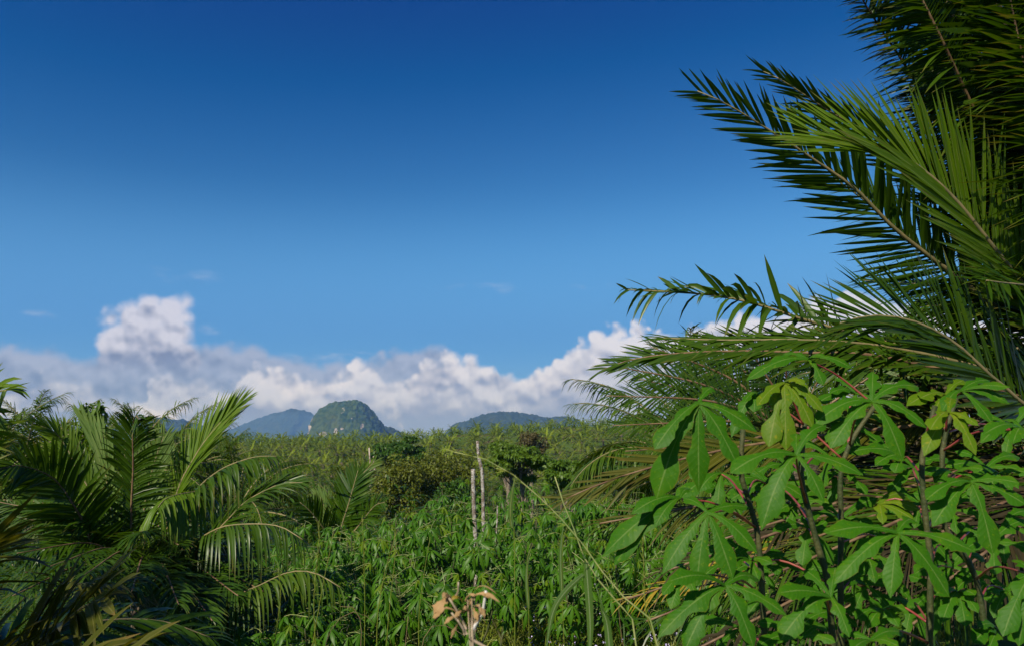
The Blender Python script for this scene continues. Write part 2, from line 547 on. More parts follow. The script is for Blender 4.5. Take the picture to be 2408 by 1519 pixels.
def resample(pts, n):
    """smooth curve through the points, n samples evenly spaced along it"""
    p = np.asarray(pts, float)
    if len(p) > 2:
        q = np.vstack([2 * p[0] - p[1], p, 2 * p[-1] - p[-2]])
        out = []
        for i in range(1, len(q) - 2):
            t = np.linspace(0, 1, 12, endpoint=False)[:, None]
            a, b, c, d = q[i - 1], q[i], q[i + 1], q[i + 2]
            out.append(0.5 * (2 * b + (c - a) * t + (2 * a - 5 * b + 4 * c - d) * t ** 2 + (3 * b - a - 3 * c + d) * t ** 3))
        p = np.vstack(out + [p[-1:]])
    s = np.concatenate([[0], np.cumsum(np.linalg.norm(np.diff(p, axis=0), axis=1))])
    u = np.linspace(0, s[-1], n)
    return np.stack([np.interp(u, s, p[:, k]) for k in range(3)], 1)


def tube(pts, radii, sides=6, tint=0.5):
    p = np.asarray(pts, float)
    n = len(p)
    r = np.interp(np.linspace(0, 1, n), np.linspace(0, 1, len(np.atleast_1d(radii))), np.atleast_1d(radii))
    T = norm(np.gradient(p, axis=0))
    ref = np.array([0, 0, 1.0]) if abs(T[:, 2]).mean() < 0.8 else np.array([1.0, 0, 0])
    A = norm(np.cross(T, ref))
    B = np.cross(T, A)
    a = np.arange(sides) / sides * 2 * math.pi
    V = p[:, None] + r[:, None, None] * (A[:, None] * np.cos(a)[None, :, None] + B[:, None] * np.sin(a)[None, :, None])
    i = np.arange(n - 1)[:, None] * sides
    j = np.arange(sides)[None]
    k = (j + 1) % sides
    Q = np.stack([i + j, i + k, i + sides + k, i + sides + j], -1).reshape(-1, 4)
    col = np.zeros((n, sides, 3))
    col[..., 1] = np.linspace(0, 1, n)[:, None]
    col[..., 2] = tint
    V, Q, col = V.reshape(-1, 3), Q, col.reshape(-1, 3)
    # closed ends
    cap = []
    for base in (0, (n - 1) * sides):
        for q in range(1, sides - 1, 2):
            cap.append([base, base + q, base + q + 1, base + (q + 2) % sides])
    return V, np.vstack([Q, np.array(cap)]), col


def strips(P, D, N, L, W, droop, K=5, prof=None, fold=0.35, three=True, tint=None, shrink=0.3, curl=0.0):
    """n narrow leaves at once: verts (n, K, c, 3), colours the same, quads of one leaf"""
    P, D, N = np.asarray(P, float), norm(np.asarray(D, float)), np.asarray(N, float)
    n = len(P)
    L, W, droop = (np.broadcast_to(np.asarray(a, float), (n,)) for a in (L, W, droop))
    s = np.linspace(0, 1, K)
    if prof is None:
        prof = np.interp(s, [0, .12, .4, .7, .9, 1], [.45, .85, 1, .78, .36, .03])
    N = norm(N - (N * D).sum(1, keepdims=True) * D)
    X = np.cross(D, N)
    cen = P[:, None] + D[:, None] * (L[:, None] * (s[None] - shrink * droop[:, None] * s[None] ** 2))[..., None]
    cen[..., 2] -= L[:, None] * droop[:, None] * s[None] ** 2
    hw = 0.5 * W[:, None] * prof[None]
    if three:
        off = np.array([-1.0, 0.0, 1.0])
        V = cen[:, :, None] + X[:, None, None] * (hw[:, :, None] * off)[..., None] * 1.0
        V = V + N[:, None, None] * (hw[:, :, None] * np.abs(off) * fold)[..., None]
    else:
        off = np.array([-1.0, 1.0])
        V = cen[:, :, None] + X[:, None, None] * (hw[:, :, None] * off)[..., None]
    c = len(off)
    if tint is None:
        tint = rng.random(n)
    col = np.zeros((n, K, c, 3))
    if three:
        col[:, :, 1, 0] = 1.0
    col[..., 1] = s[None, :, None]
    col[..., 2] = tint[:, None, None]
    i = np.arange(K - 1)[:, None] * c
    j = np.arange(c - 1)[None]
    Q = np.stack([i + j, i + j + 1, i + c + j + 1, i + c + j], -1).reshape(-1, 4)
    return V.reshape(n, -1, 3), Q, col.reshape(n, -1, 3)


def add_strips(g, V, Q, col, mi=0):
    n, v = V.shape[:2]
    QQ = (Q[None] + (np.arange(n) * v)[:, None, None]).reshape(-1, 4)
    return g.add(V.reshape(-1, 3), QQ, col.reshape(-1, 3), mi)


def frond_parts(pts, n, Lmax, W, up=(0, 0, 1), phi=(68, 22), lift=(12, 14), droop=(0.25, 0.12), start=0.16, K=5, broken=0.0,
                three=True, fold=0.35, roll=12, prof=None, lens=None, phi_b=None, samples=26, seed=None, jitter=1.0, lam=None):
    r = np.random.default_rng(seed if seed is not None else rng.integers(1 << 30))
    p = resample(pts, samples)
    t = np.linspace(0, 1, samples)
    T = norm(np.gradient(p, axis=0))
    U = norm(np.asarray(up, float)[None] - (np.asarray(up, float)[None] * T).sum(1, keepdims=True) * T)
    ti = np.clip(np.linspace(start, 0.995, n)[:, None] + r.normal(0, 0.25 / n * jitter, (n, 2)), start, 0.998)
    ti = np.concatenate([ti[:, 0], ti[:, 1]])
    sd = np.concatenate([np.ones(n), -np.ones(n)])
    f = lambda A: np.stack([np.interp(ti, t, A[:, k]) for k in range(3)], 1)
    Pp, Tt, Uu = f(p), norm(f(T)), norm(f(U))
    Ss = np.cross(Tt, Uu)
    q = (ti - start) / (1 - start)
    phb = phi_b or phi
    ph = np.radians(np.where(sd > 0, np.interp(q, [0, 1], phi), np.interp(q, [0, 1], phb)) + r.normal(0, 4 * jitter, 2 * n))
    li = np.radians(r.normal(lift[0], lift[1], 2 * n))
    D = np.cos(ph)[:, None] * Tt + np.sin(ph)[:, None] * (Ss * (sd * np.cos(li))[:, None] + Uu * np.sin(li)[:, None])
    N = norm(Uu - (Uu * D).sum(1, keepdims=True) * D)
    if lam is not None:                                         # leaflets twist at their base until the blade lies towards this direction
        N = norm(np.asarray(lam, float)[None] + 0.25 * N)
        N = norm(N - (N * D).sum(1, keepdims=True) * D)
    ro = np.radians(r.normal(0, roll, 2 * n))
    N = N * np.cos(ro)[:, None] + np.cross(D, N) * np.sin(ro)[:, None]
    lp = np.interp(q, [0, .1, .35, .6, .85, 1], lens or [.45, .72, 1, .97, .66, .38])
    L = Lmax * lp * r.uniform(0.9, 1.08, 2 * n)
    Wd = W * np.interp(q, [0, .25, .7, 1], [.6, 1, .95, .5]) * r.uniform(0.8, 1.15, 2 * n)
    dr = np.clip(r.normal(droop[0], droop[1], 2 * n), 0, 2)
    if broken > 0:
        cut = r.random(2 * n) < broken
        L = np.where(cut, L * r.uniform(0.35, 0.8, 2 * n), L)
        pr_cut = cut
    V, Q, col = strips(Pp, D, N, L, Wd, dr, K=K, three=three, fold=fold, tint=r.random(2 * n), prof=prof)
    return p, (V, Q, col), Pp


class Palm:
    """a palm: Empty > frond (rachis) > leaflet pieces"""

    def __init__(s, name, base, label, cat='palm', group=None, budget=300):
        s.base = np.asarray(base, float)
        s.root = thing(name, tuple(base), label, cat, group)
        s.budget = budget

    def frond(s, pts, n=70, Lmax=0.6, W=0.035, mat='palm', rmat='rachis', rad=(0.022, 0.004), name='frond', label=None, single=False, spines=False, **kw):
        p, (V, Q, col), Pp = frond_parts(pts, n, Lmax, W, **kw)
        g = Geo().add(*tube(p, rad, 6))
        if spines:
            k = 40
            ii = rng.integers(1, max(3, len(p) // 2), k)
            Pn = p[ii] + (p[np.minimum(ii + 1, len(p) - 1)] - p[ii]) * rng.random((k, 1))
            Dn = norm(rng.normal(0, 1, (k, 3)))
            add_strips(g, *strips(Pn, Dn, norm(rng.normal(0, 1, (k, 3))), 0.035, 0.006, 0.0, K=3, three=False))
        fo = link(name, g.mesh(name, [MAT[rmat]], s.base), s.root)
        if label:
            fo['label'] = label
        ks = np.arange(len(V))
        if single and s.budget > 0:
            one = ks[:s.budget] if len(ks) > s.budget else ks
            s.budget -= len(one)
            for i in one:
                me = build_mesh('leaflet', V[i] - Pp[i], Q, col[i], None, [MAT[mat]])
                link('leaflet', me, fo, tuple(Pp[i] - s.base))
            ks = ks[len(one):]
        if len(ks):
            g = add_strips(Geo(), V[ks], Q, col[ks])
            lo = link('leaflets', g.mesh('leaflets', [MAT[mat]], s.base), fo)
            lo['kind'] = 'stuff'
        return fo


# ------------------------------------------------------------------ terrain
GY = [-60, 0, 12, 30, 70, 120, 200, 260, 340, 430, 520, 800, 2000, 12000]
GZ = [0.6, 0, -0.3, -2.4, -6.4, -9.6, -12.5, -9.0, -3.0, 2.6, -1, -16, -24, -24]


def ridge_height(x, y):
    """the plantation slope climbs a little more towards the right"""
    k = np.interp(x, [-400, -150, -60, 45, 120, 400], [0.6, 0.8, 3.0, 9.2, 11.5, 12.5])
    return k * np.interp(y, [180, 430, 520, 800], [0, 1, 0.8, 0])


def ground_z(x, y):
    x, y = np.asarray(x, float), np.asarray(y, float)
    z = np.interp(y, GY, GZ) + ridge_height(x, y)
    amp = np.interp(np.hypot(x, y), [0, 10, 60, 300, 900], [0.02, 0.06, 0.5, 1.2, 2.0])
    return z + amp * (np.sin(x * 0.11 + 1.3) * np.cos(y * 0.083) + 0.6 * np.sin(x * 0.029 + y * 0.017))


def make_ground():
    ys = np.concatenate([np.linspace(-60, 0, 13), np.linspace(0.5, 40, 70), np.linspace(41, 200, 60), np.linspace(205, 800, 100),
                         np.linspace(820, 2000, 30), np.linspace(2200, 9500, 20)])
    us = np.linspace(-1, 1, 121)
    us = np.sign(us) * np.abs(us) ** 1.6
    half = np.maximum(60, np.abs(ys) * 1.15)
    X = us[None] * half[:, None]
    Y = np.repeat(ys[:, None], len(us), 1)
    Z = ground_z(X, Y)
    V = np.stack([X, Y, Z], -1).reshape(-1, 3)
    a, b = len(ys), len(us)
    i = np.arange(a - 1)[:, None] * b + np.arange(b - 1)[None]
    Q = np.stack([i, i + 1, i + b + 1, i + b], -1).reshape(-1, 4)
    m = new_mat('soil and low herbs')
    t = NT(m)
    big = t.noise(0.06, 6, 0.6)
    sm = t.noise(2.5, 6, 0.6)
    green = t.mix(sm, rgb(0.028, 0.062, 0.006), rgb(0.085, 0.125, 0.014))
    soil = t.mix(sm, rgb(0.075, 0.045, 0.026), rgb(0.150, 0.100, 0.062))
    c = t.mix(t.ramp(big, 0.52, 0.68), green, soil)
    c = t.mix(t.ramp(t.noise(0.9, 5), 0.62, 0.72), c, soil)
    p = t.n('ShaderNodeBsdfPrincipled')
    t.put(p.inputs['Base Color'], c)
    p.inputs['Roughness'].default_value = 0.95
    p.inputs['Specular IOR Level'].default_value = 0.1
    o = t.n('ShaderNodeOutputMaterial')
    t.t.links.new(p.outputs[0], o.inputs[0])
    me = build_mesh('ground', V, Q, None, None, [m])
    tag(link('ground', me), kind='structure', label='ground of the plot, valley and plantation slope')


make_ground()


# ------------------------------------------------------------------ mountains
def hill_mat(name, g1, g2, rock=None):
    m = new_mat(name)
    t = NT(m)
    n1 = t.noise(0.055, 5, 0.6)
    n2 = t.noise(0.010, 4, 0.55)
    c = t.mix(t.ramp(n1, 0.35, 0.65), rgb(*g1), rgb(*g2))
    c = t.mix(t.math('MULTIPLY', t.ramp(n2, 0.5, 0.7), 0.35), c, rgb(g2[0] * 1.5, g2[1] * 1.05, g2[2] * 1.2))
    if rock is not None:
        a = t.n('ShaderNodeAttribute', attribute_name='lf')
        sp = t.n('ShaderNodeSeparateColor')
        t.t.links.new(a.outputs['Color'], sp.inputs[0])
        k = t.ramp(t.math('ADD', sp.outputs[0], t.math('MULTIPLY', t.math('SUBTRACT', t.noise(0.06, 6, 0.65), 0.5), 1.3)), 0.52, 0.62)
        rc = t.mix(t.ramp(t.noise(0.11, 6, 0.7), 0.4, 0.6), rgb(rock[0] * 0.45, rock[1] * 0.45, rock[2] * 0.45), rgb(*rock))
        c = t.mix(k, c, rc)
    p = t.n('ShaderNodeBsdfPrincipled')
    t.put(p.inputs['Base Color'], c)
    p.inputs['Roughness'].default_value = 0.95
    p.inputs['Specular IOR Level'].default_value = 0.05
    o = t.n('ShaderNodeOutputMaterial')
    t.t.links.new(p.outputs[0], o.inputs[0])
    return m


def mountain(name, label, outline, D, depth, power, mat, bump, nx=240, ny=90, rocks=(), seed=0.0, cell=14.0):
    """a hill with the outline the photograph shows, built as a round body of its own depth"""
    base = -26.0
    P3 = np.array([at(px, py, D) for px, py in outline])
    xs = np.linspace(P3[0, 0], P3[-1, 0], nx)
    H = np.interp(xs, P3[:, 0], P3[:, 2]) - base
    H[0] = H[-1] = 0.0
    q = np.linspace(-1, 1, ny)
    wob = np.array([mnoise.noise(Vector((x / 90.0, seed, 0))) for x in xs])
    dep = depth * (0.55 + 0.45 * np.sqrt(np.clip(H / H.max(), 0, 1))) * (1 + 0.15 * wob)
    Y = D + q[None] * dep[:, None]
    X = np.repeat(xs[:, None], ny, 1)
    Z = base + H[:, None] * np.clip(1 - np.abs(q[None]) ** power, 0, 1) ** 0.8
    V = np.stack([X, Y, Z], -1)
    gx, gy = np.gradient(V, axis=0), np.gradient(V, axis=1)
    Nn = norm(np.cross(gx, gy))
    n = np.zeros((nx, ny))
    for i in range(nx):
        for j in range(ny):
            v = Vector(V[i, j])
            n[i, j] = (mnoise.noise(v / 55.0 + Vector((seed, 0, 0))) * 1.3 + mnoise.noise(v / 24.0) * 0.9
                       + (0.55 - mnoise.voronoi(v / cell)[0][0]) * 1.5)
    V = V + Nn * (n * bump)[..., None]
    col = np.zeros((nx, ny, 3))
    for (px, py, rx, ry, k) in rocks:
        c = at(px, py, D)
        sx, sz = rx / F_PX * D, ry / F_PX * D
        col[..., 0] = np.maximum(col[..., 0], k * np.exp(-((V[..., 0] - c[0]) / sx) ** 2 - ((V[..., 2] - c[2]) / sz) ** 2))
    i = np.arange(nx - 1)[:, None] * ny + np.arange(ny - 1)[None]
    Q = np.stack([i, i + ny, i + ny + 1, i + 1], -1).reshape(-1, 4)
    me = build_mesh(name, V.reshape(-1, 3), Q, col.reshape(-1, 3), None, [mat])
    return tag(link(name, me), label=label, kind='structure')


def kz(*pts):
    return [(689.7 + x * 0.1302, 928 + y * 0.1302) for x, y in pts]


forest = hill_mat('karst forest', (0.012, 0.034, 0.012), (0.050, 0.078, 0.020), (0.36, 0.32, 0.29))
mountain('limestone_hill', 'steep round topped limestone hill with pale cliffs at its foot',
         kz((415, 860), (416, 600), (424, 540), (440, 400), (490, 290), (540, 240), (620, 215), (700, 155), (800, 130), (950, 112), (1050, 110),
            (1150, 118), (1230, 130), (1300, 180), (1360, 240), (1420, 300), (1480, 370), (1530, 450), (1590, 540), (1640, 640), (1680, 860)),
         3000, 190, 2.6, forest, 5.0, 340, 150,
         rocks=[(745, 985, 6, 30, 0.9), (745, 1010, 9, 14, 1.0), (783, 1021, 12, 8, 0.85), (812, 1016, 7, 11, 0.9), (826, 1010, 8, 6, 0.8),
                (867, 1004, 5, 8, 0.9), (822, 968, 9, 14, 0.55), (808, 952, 7, 4, 0.6), (845, 985, 8, 14, 0.45)], seed=1.0)
low_green = hill_mat('low forest', (0.010, 0.024, 0.012), (0.034, 0.048, 0.018))
mountain('wooded_spur', 'low dark wooded ridge running right from the limestone hill',
         kz((150, 800), (210, 725), (270, 680), (340, 625), (415, 600), (700, 620), (1200, 600), (1590, 545), (1650, 575), (1750, 592), (1850, 632), (1950, 682), (2070, 715), (2200, 790)),
         3200, 150, 2.0, low_green, 5.0, 220, 60, seed=4.0, cell=14)
mountain('cloudy_mountain', 'blue wooded mountain left of the limestone hill with cloud over its top',
         [(500, 1040), (545, 1014), (580, 998), (610, 984), (640, 974), (665, 968), (690, 962), (712, 964), (740, 976), (780, 990), (830, 1012), (900, 1045)],
         8200, 800, 1.7, low_green, 11.0, 180, 60, seed=7.0, cell=24)
mountain('wooded_hill', 'long low blue wooded hill on the horizon above the plantation',
         [(1040, 1030), (1070, 1000), (1100, 988), (1130, 976), (1165, 970), (1200, 968), (1235, 972), (1265, 980), (1290, 984), (1320, 978), (1345, 984), (1380, 1000), (1450, 1012), (1560, 1030)],
         4200, 420, 1.7, low_green, 9.0, 220, 60, seed=9.0, cell=20)
mountain('far_ridge', 'small blue ridge behind the palms at the left',
         [(120, 1040), (250, 1000), (330, 990), (390, 984), (430, 988), (470, 1000), (520, 1016), (560, 1040)],
         4200, 380, 1.7, low_green, 9.0, 140, 50, seed=12.0, cell=20)


# ------------------------------------------------------------------ procedural palms
def arc_rachis(L, el0, bend, n=10, az=0.0, sway=0.0):
    """rachis from the origin: starts at elevation el0 (degrees) and bends over by `bend` degrees"""
    s = np.linspace(0, 1, n)
    e = np.radians(el0 - bend * s ** 1.3)
    a = az + sway * s
    d = np.stack([np.cos(e) * np.cos(a), np.cos(e) * np.sin(a), np.sin(e)], 1)
    return np.vstack([[0, 0, 0], np.cumsum(d[:-1] * L / (n - 1), axis=0)])


def trunk_geo(h, r0, r1, seed=0, knobs=0):
    r = np.random.default_rng(seed)
    n = max(4, int(h * 2))
    p = np.stack([np.cumsum(r.normal(0, 0.012, n)), np.cumsum(r.normal(0, 0.012, n)), np.linspace(-0.4, h, n)], 1)
    rad = np.linspace(r0, r1, n) * r.uniform(0.92, 1.08, n)
    g = Geo().add(*tube(p, rad, 9))
    if knobs:                                                   # stubs of cut frond bases
        a = r.random(knobs) * 2 * math.pi
        z = r.uniform(0.1, h, knobs)
        P = np.stack([np.cos(a) * r1 * 0.8, np.sin(a) * r1 * 0.8, z], 1)
        D = np.stack([np.cos(a), np.sin(a), np.full(knobs, 1.0)], 1)
        add_strips(g, *strips(P, D, np.stack([-np.sin(a), np.cos(a), 0 * a], 1) * 0 + [0, 0, 1], 0.28, 0.14, 0.0, K=3, prof=np.array([1, .8, .5]), fold=0.5))
    return g


# frond meshes of mature palms, shared by the palms of the valley (30 to 150 m away)
MID_FRONDS = []
for k, (el0, bend) in enumerate([(84, 30), (74, 58), (62, 82), (48, 92), (32, 88), (14, 80), (-6, 60), (70, 40), (55, 60)]):
    rr = np.random.default_rng(100 + k)
    pts = arc_rachis(4.6 * rr.uniform(0.9, 1.05), el0, bend, sway=rr.uniform(-.15, .15))
    p, (V, Q, col), _ = frond_parts(pts, 74, 0.95, 0.060, K=4, droop=(0.55, 0.2), lift=(4, 12), phi=(62, 24), seed=200 + k, three=False, lens=[.45, .75, 1, .97, .78, .55])
    g = Geo().add(*tube(p, (0.045, 0.008), 4), mi=1)
    add_strips(g, V, Q, col)
    MID_FRONDS.append((el0, g.mesh('frond', [MAT['palm_mid'], MAT['rachis']])))
TRUNKS = [trunk_geo(6.0, 0.32, 0.26, 50 + k, 40).mesh('trunk', [MAT['trunk']]) for k in range(3)]


def mid_palm(x, y, crown_z, size, label, group, seed, fronds=26, name='oil_palm'):
    r = np.random.default_rng(seed)
    gz = float(ground_z(x, y))
    root = thing(name, (x, y, gz), label, 'palm', group)
    h = max(0.4, crown_z - gz)
    t = link('trunk', TRUNKS[seed % 3], root)
    t.scale = (size, size, h / 6.0)
    for i in range(fronds):
        q = i / (fronds - 1)
        want = 86 - 96 * q ** 0.9
        k = int(np.argmin([abs(e - want) + r.uniform(0, 12) for e, _ in MID_FRONDS]))
        f = link('frond', MID_FRONDS[k][1], root, (0, 0, h))
        f.rotation_euler = (r.normal(0, .06), r.normal(0, .06), i * 2.39996 + r.uniform(-.25, .25))
        s = size * r.uniform(0.85, 1.1) * (0.72 if q < 0.08 else 1)
        f.scale = (s, s, s)
    return root


def crown_geo(seed, fronds=26, leaf=26, L=4.6, w=0.10, K=2):
    r = np.random.default_rng(seed)
    g = Geo()
    for i in range(fronds):
        q = i / (fronds - 1)
        el0 = 76 - 86 * q ** 0.9 + r.normal(0, 5)
        bend = np.interp(el0, [-10, 40, 76], [60, 95, 62]) + r.normal(0, 8)
        pts = arc_rachis(L * r.uniform(.85, 1.08), el0, bend, n=7, az=i * 2.39996 + r.uniform(-.2, .2), sway=r.normal(0, .15))
        p, (V, Q, col), _ = frond_parts(pts, leaf, 0.78, w, K=K + 1, droop=(0.30, 0.15), lift=(8, 14), phi=(60, 26), three=False, samples=9, seed=r.integers(1 << 30))
        col[..., 2] = np.clip(col[..., 2] * 0.1 + r.random() * 0.25 + 0.70 * (1 - q) ** 1.6, 0, 1)  # lower fronds darker: shade inside the crown put into the tint
        add_strips(g, V, Q, col)
        g.add(*tube(p, (0.05, 0.015), 3), mi=1)
    return g


CROWNS = [crown_geo(300 + k, 19, 22, 5.4, 0.26).mesh('crown', [MAT['palm_far'], MAT['rachis']]) for k in range(6)]
far_stuff_src = [crown_geo(400 + k, 17, 11, 5.4, 0.40, 2).arrays() for k in range(4)]

# the plantation: palms on a loose triangular grid on the slope facing the camera
spots = []
for row, y in enumerate(np.arange(226, 500, 12.5)):
    for x in np.arange(-0.46 * y, 0.46 * y, 10.4):
        X = x + (row % 2) * 4.8 + rng.normal(0, 1.0)
        Yp = y + rng.normal(0, 1.0)
        if rng.random() < 0.05:
            continue
        spots.append((X, Yp))
spots = np.array(spots)
c0 = np.interp(spots[:, 1], GY, GZ)
pxs = CX + F_PX * spots[:, 0] / spots[:, 1] * math.cos(TILT)
seen = (pxs > 470) & (pxs < 1500)
order = np.lexsort((spots[:, 1], ~seen))
MAX_THINGS = 175
things_, rest = order[:MAX_THINGS], order[MAX_THINGS:]
for i in things_:
    x, y = spots[i]
    gz = float(ground_z(x, y))
    where = ('below the blue mountain at the left' if pxs[i] < 735 else 'below the limestone hill' if pxs[i] < 960 else
             'between limestone hill and long wooded hill' if pxs[i] < 1070 else 'below the long wooded hill')
    root = thing('oil_palm', (x, y, gz), 'oil palm on the far plantation slope, ' + where, 'palm', 'oil palms of the far plantation')
    s = rng.uniform(0.85, 1.35)
    h = rng.uniform(1.2, 2.8)
    t = link('trunk', TRUNKS[i % 3], root)
    t.scale = (s, s, h / 6.0)
    c = link('crown', CROWNS[int(rng.integers(6))], root, (0, 0, h))
    c.scale = (s, s, s * rng.uniform(0.9, 1.1))
    c.rotation_euler = (rng.normal(0, .05), rng.normal(0, .05), rng.uniform(0, 6.28))
g = Geo()
for i in rest:
    x, y = spots[i]
    if not 380 < pxs[i] < 1640:
        continue
    V, Q, c, m = far_stuff_src[int(rng.integers(4))]
    a, s = rng.uniform(0, 6.28), rng.uniform(0.85, 1.35)
    rot = np.array([[math.cos(a), -math.sin(a), 0], [math.sin(a), math.cos(a), 0], [0, 0, 1]])
    W_ = V @ rot.T * s + [x, y, float(ground_z(x, y)) + rng.uniform(1.4, 2.6)]
    c = c.copy()
    c[:, 2] = np.clip(c[:, 2] + rng.normal(0, .12), 0, 1)
    keep = m == 0
    used = np.zeros(len(V), bool)
    used[Q[keep].ravel()] = True
    remap = np.cumsum(used) - 1
    g.add(W_[used], remap[Q[keep]], c[used])
tag(link('distant_oil_palms', g.mesh('distant_oil_palms', [MAT['palm_far']])), 'oil palms covering the top of the far slope up to the skyline', 'palms', kind='stuff')

# valley palms between the plot and the plantation
GROUP_V = 'oil palms in the valley below the plot'
vr = np.random.default_rng(5)
valley = []
for y in np.arange(20, 215, 10.5):
    for x in np.arange(-0.40 * y, 0.22 * y, 10.5):
        X, Yv = x + vr.normal(0, 1.6), y + vr.normal(0, 1.6)
        px = CX + F_PX * X / Yv
        if not (420 < px < 1560):
            continue
        if Yv < 60 and px > 900:
            continue
        if 40 < Yv < 120 and 840 < px < 1420:
            continue
        valley.append((X, Yv))
print('valley palms', len(valley))
for k, (x, y) in enumerate(valley):
    if y > 110 and k % 2 == 0 and False:
        continue
    gz = float(ground_z(x, y))
    h = vr.uniform(0.9, 2.2) if y < 60 else vr.uniform(2.0, 4.2)
    px_ = CX + F_PX * x / y
    where = ('just right of the big young palm' if px_ < 640 else 'left of the forked dead tree' if px_ < 865 else 'behind the olive bushes' if px_ < 1130 else 'right of the grey posts')
    dist = 'near oil palm' if y < 60 else 'oil palm farther off' if y < 120 else 'small oil palm far off'
    mid_palm(x, y, gz + h, vr.uniform(0.72, 0.95), dist + ' in the valley, ' + where, GROUP_V, 1000 + k, fronds=20)
GROUP_L = 'tall oil palms at the left'
for k, (px, py, d, sz, lab) in enumerate([
        (60, 1045, 30, 1.0, 'tall oil palm with drooping fronds against the clouds, near the left edge'),
        (118, 1030, 38, 1.0, 'oil palm with upright dark spear of new leaves, second tall palm from the left edge'),
        (175, 1040, 30, 0.95, 'tall oil palm between the dark spear palm and the two leafy saplings'),
        (300, 1040, 26, 0.85, 'oil palm with curling feathery top right of the leafy saplings'),
        (385, 1035, 34, 1.0, 'oil palm showing its top against the cloud, right of the upright young frond'),
        (440, 1050, 40, 1.0, 'oil palm with hanging leaflets behind the raised frond of the young palm'),
        (-40, 1010, 22, 1.0, 'oil palm cut off by the left edge of the view'),
        (240, 1075, 40, 1.0, 'shaded oil palm low behind the young palm'),
        (500, 1085, 45, 0.95, 'oil palm just right of the raised frond at the edge of the plantation')]):
    p = at(px, py - 66, d)
    mid_palm(p[0], p[1], p[2] - 3.1 * sz * 0.9, sz * 0.9, lab, GROUP_L, 2000 + k, fronds=28)


# ------------------------------------------------------------------ broadleaf trees, bushes, snag
def tree(name, label, cat, px, py, hw, hh, d, mat, group=None, leaf=0.30, n=6500, layers=False, seed=0, sparse=1.0):
    r = np.random.default_rng(seed)
    cen = at(px, py, d)
    a, b = hw / F_PX * d, hh / F_PX * d
    gz = float(ground_z(cen[0], cen[1]))
    if cat == 'bush':                                           # a bush is leafy down to the ground
        up = cen[2] + b
        b = max(b, (up - gz) / 2)
        cen = np.array([cen[0], cen[1], up - b])
        n = int(n * 1.5)
    root = thing(name, (cen[0], cen[1], gz), label, cat, group)
    base = np.array([cen[0], cen[1], gz])
    g = Geo()
    top = cen + [0, 0, b * 0.2]
    trunk = resample([base + [0, 0, -0.3], base + (top - base) * 0.5 + r.normal(0, 0.2, 3), top], 8)
    rt = 0.05 * (top[2] - gz) * 0.6 + 0.05
    g.add(*tube(trunk, (rt, rt * 0.35), 7))
    nl = (46 if cat == 'bush' else 26) if not layers else 22
    u = norm(r.normal(0, 1, (nl, 3)))
    rad = r.uniform(0.35, 0.92, nl) ** 0.6
    cl = cen + u * rad[:, None] * [a, a, b]
    for k in range(nl):                                         # limbs out to the leaf clumps
        s = trunk[r.integers(3, 8)]
        mid = (s + cl[k]) / 2 + [0, 0, -0.1 * a]
        g.add(*tube(resample([s, mid, cl[k]], 5), (rt * 0.3, rt * 0.06), 4))
    link('trunk', g.mesh('trunk', [MAT['bark']], base), root)
    per = n // nl
    gl = Geo()
    for k in range(nl):
        cr = r.uniform(0.26, 0.46) * a
        v = norm(r.normal(0, 1, (per, 3)))
        q = r.uniform(0.35, 1.0, per) ** 0.5
        sq = 0.35 if layers else 0.7
        P = cl[k] + v * (q * cr)[:, None] * [1, 1, sq * max(0.6, b / a * 1.3)]
        if sparse < 1:
            P = P[r.random(per) < sparse]
            v = v[:len(P)]
        m_ = len(P)
        D = norm(r.normal(0, 1, (m_, 3)) + v * 0.6 + [0, 0, -0.5])
        N = norm(v + [0, 0, 0.9] + r.normal(0, .5, (m_, 3)))
        add_strips(gl, *strips(P, D, N, leaf * r.uniform(.6, 1.3, m_), leaf * 0.55 * r.uniform(.7, 1.2, m_), 0.2, K=3, three=False,
                               prof=np.array([.35, 1, .1]), tint=np.clip(r.normal(0.35 + 0.35 * r.random(), .22, m_), 0, 1)))
    link('crown', gl.mesh('crown', [MAT[mat]], base), root)
    return root


tree('broadleaf_tree', 'dark green tree with tiered rounded crown above the olive bushes', 'tree', 940, 1066, 56, 42, 84, 'tree_dark', leaf=0.34, layers=True, seed=1, n=7500)
tree('bush', 'wide olive green bush right of the dark tiered tree', 'bush', 1040, 1105, 88, 44, 66, 'tree_olive', leaf=0.24, seed=2, n=12000)
tree('bush', 'olive green bush below the dark tiered tree', 'bush', 938, 1128, 74, 40, 62, 'tree_olive', leaf=0.24, seed=3, n=9000)
tree('bush', 'small brownish green bush left of the forked dead tree', 'bush', 822, 1102, 44, 24, 64, 'tree_olive', leaf=0.24, seed=4, n=4000)
tree('bush', 'low olive bush at the foot of the wide olive bush', 'bush', 1075, 1150, 60, 26, 55, 'tree_dark', leaf=0.24, seed=5, n=5000)
tree('feathery_tree', 'bright green feathery tree right of the tall grey post', 'tree', 1222, 1092, 62, 42, 55, 'tree_bright', leaf=0.26, layers=True, seed=6, n=7000)
tree('feathery_tree', 'light green feathery tree top just left of the reddish tree', 'tree', 1196, 1052, 42, 22, 75, 'tree_bright', leaf=0.28, layers=True, seed=7, n=3500)
tree('feathery_tree', 'spreading light green tree near the right palm fronds', 'tree', 1345, 1112, 76, 34, 48, 'tree_bright', leaf=0.24, layers=True, seed=8, n=7000)
tree('reddish_tree', 'thin reddish brown tree standing in the plantation slope', 'tree', 1252, 1042, 38, 26, 120, 'tree_red', leaf=0.34, seed=9, n=2600)
tree('feathery_tree', 'shaded green tree behind the cassava at the right', 'tree', 1460, 1105, 80, 40, 52, 'tree_dark', leaf=0.26, layers=True, seed=10, n=6000)


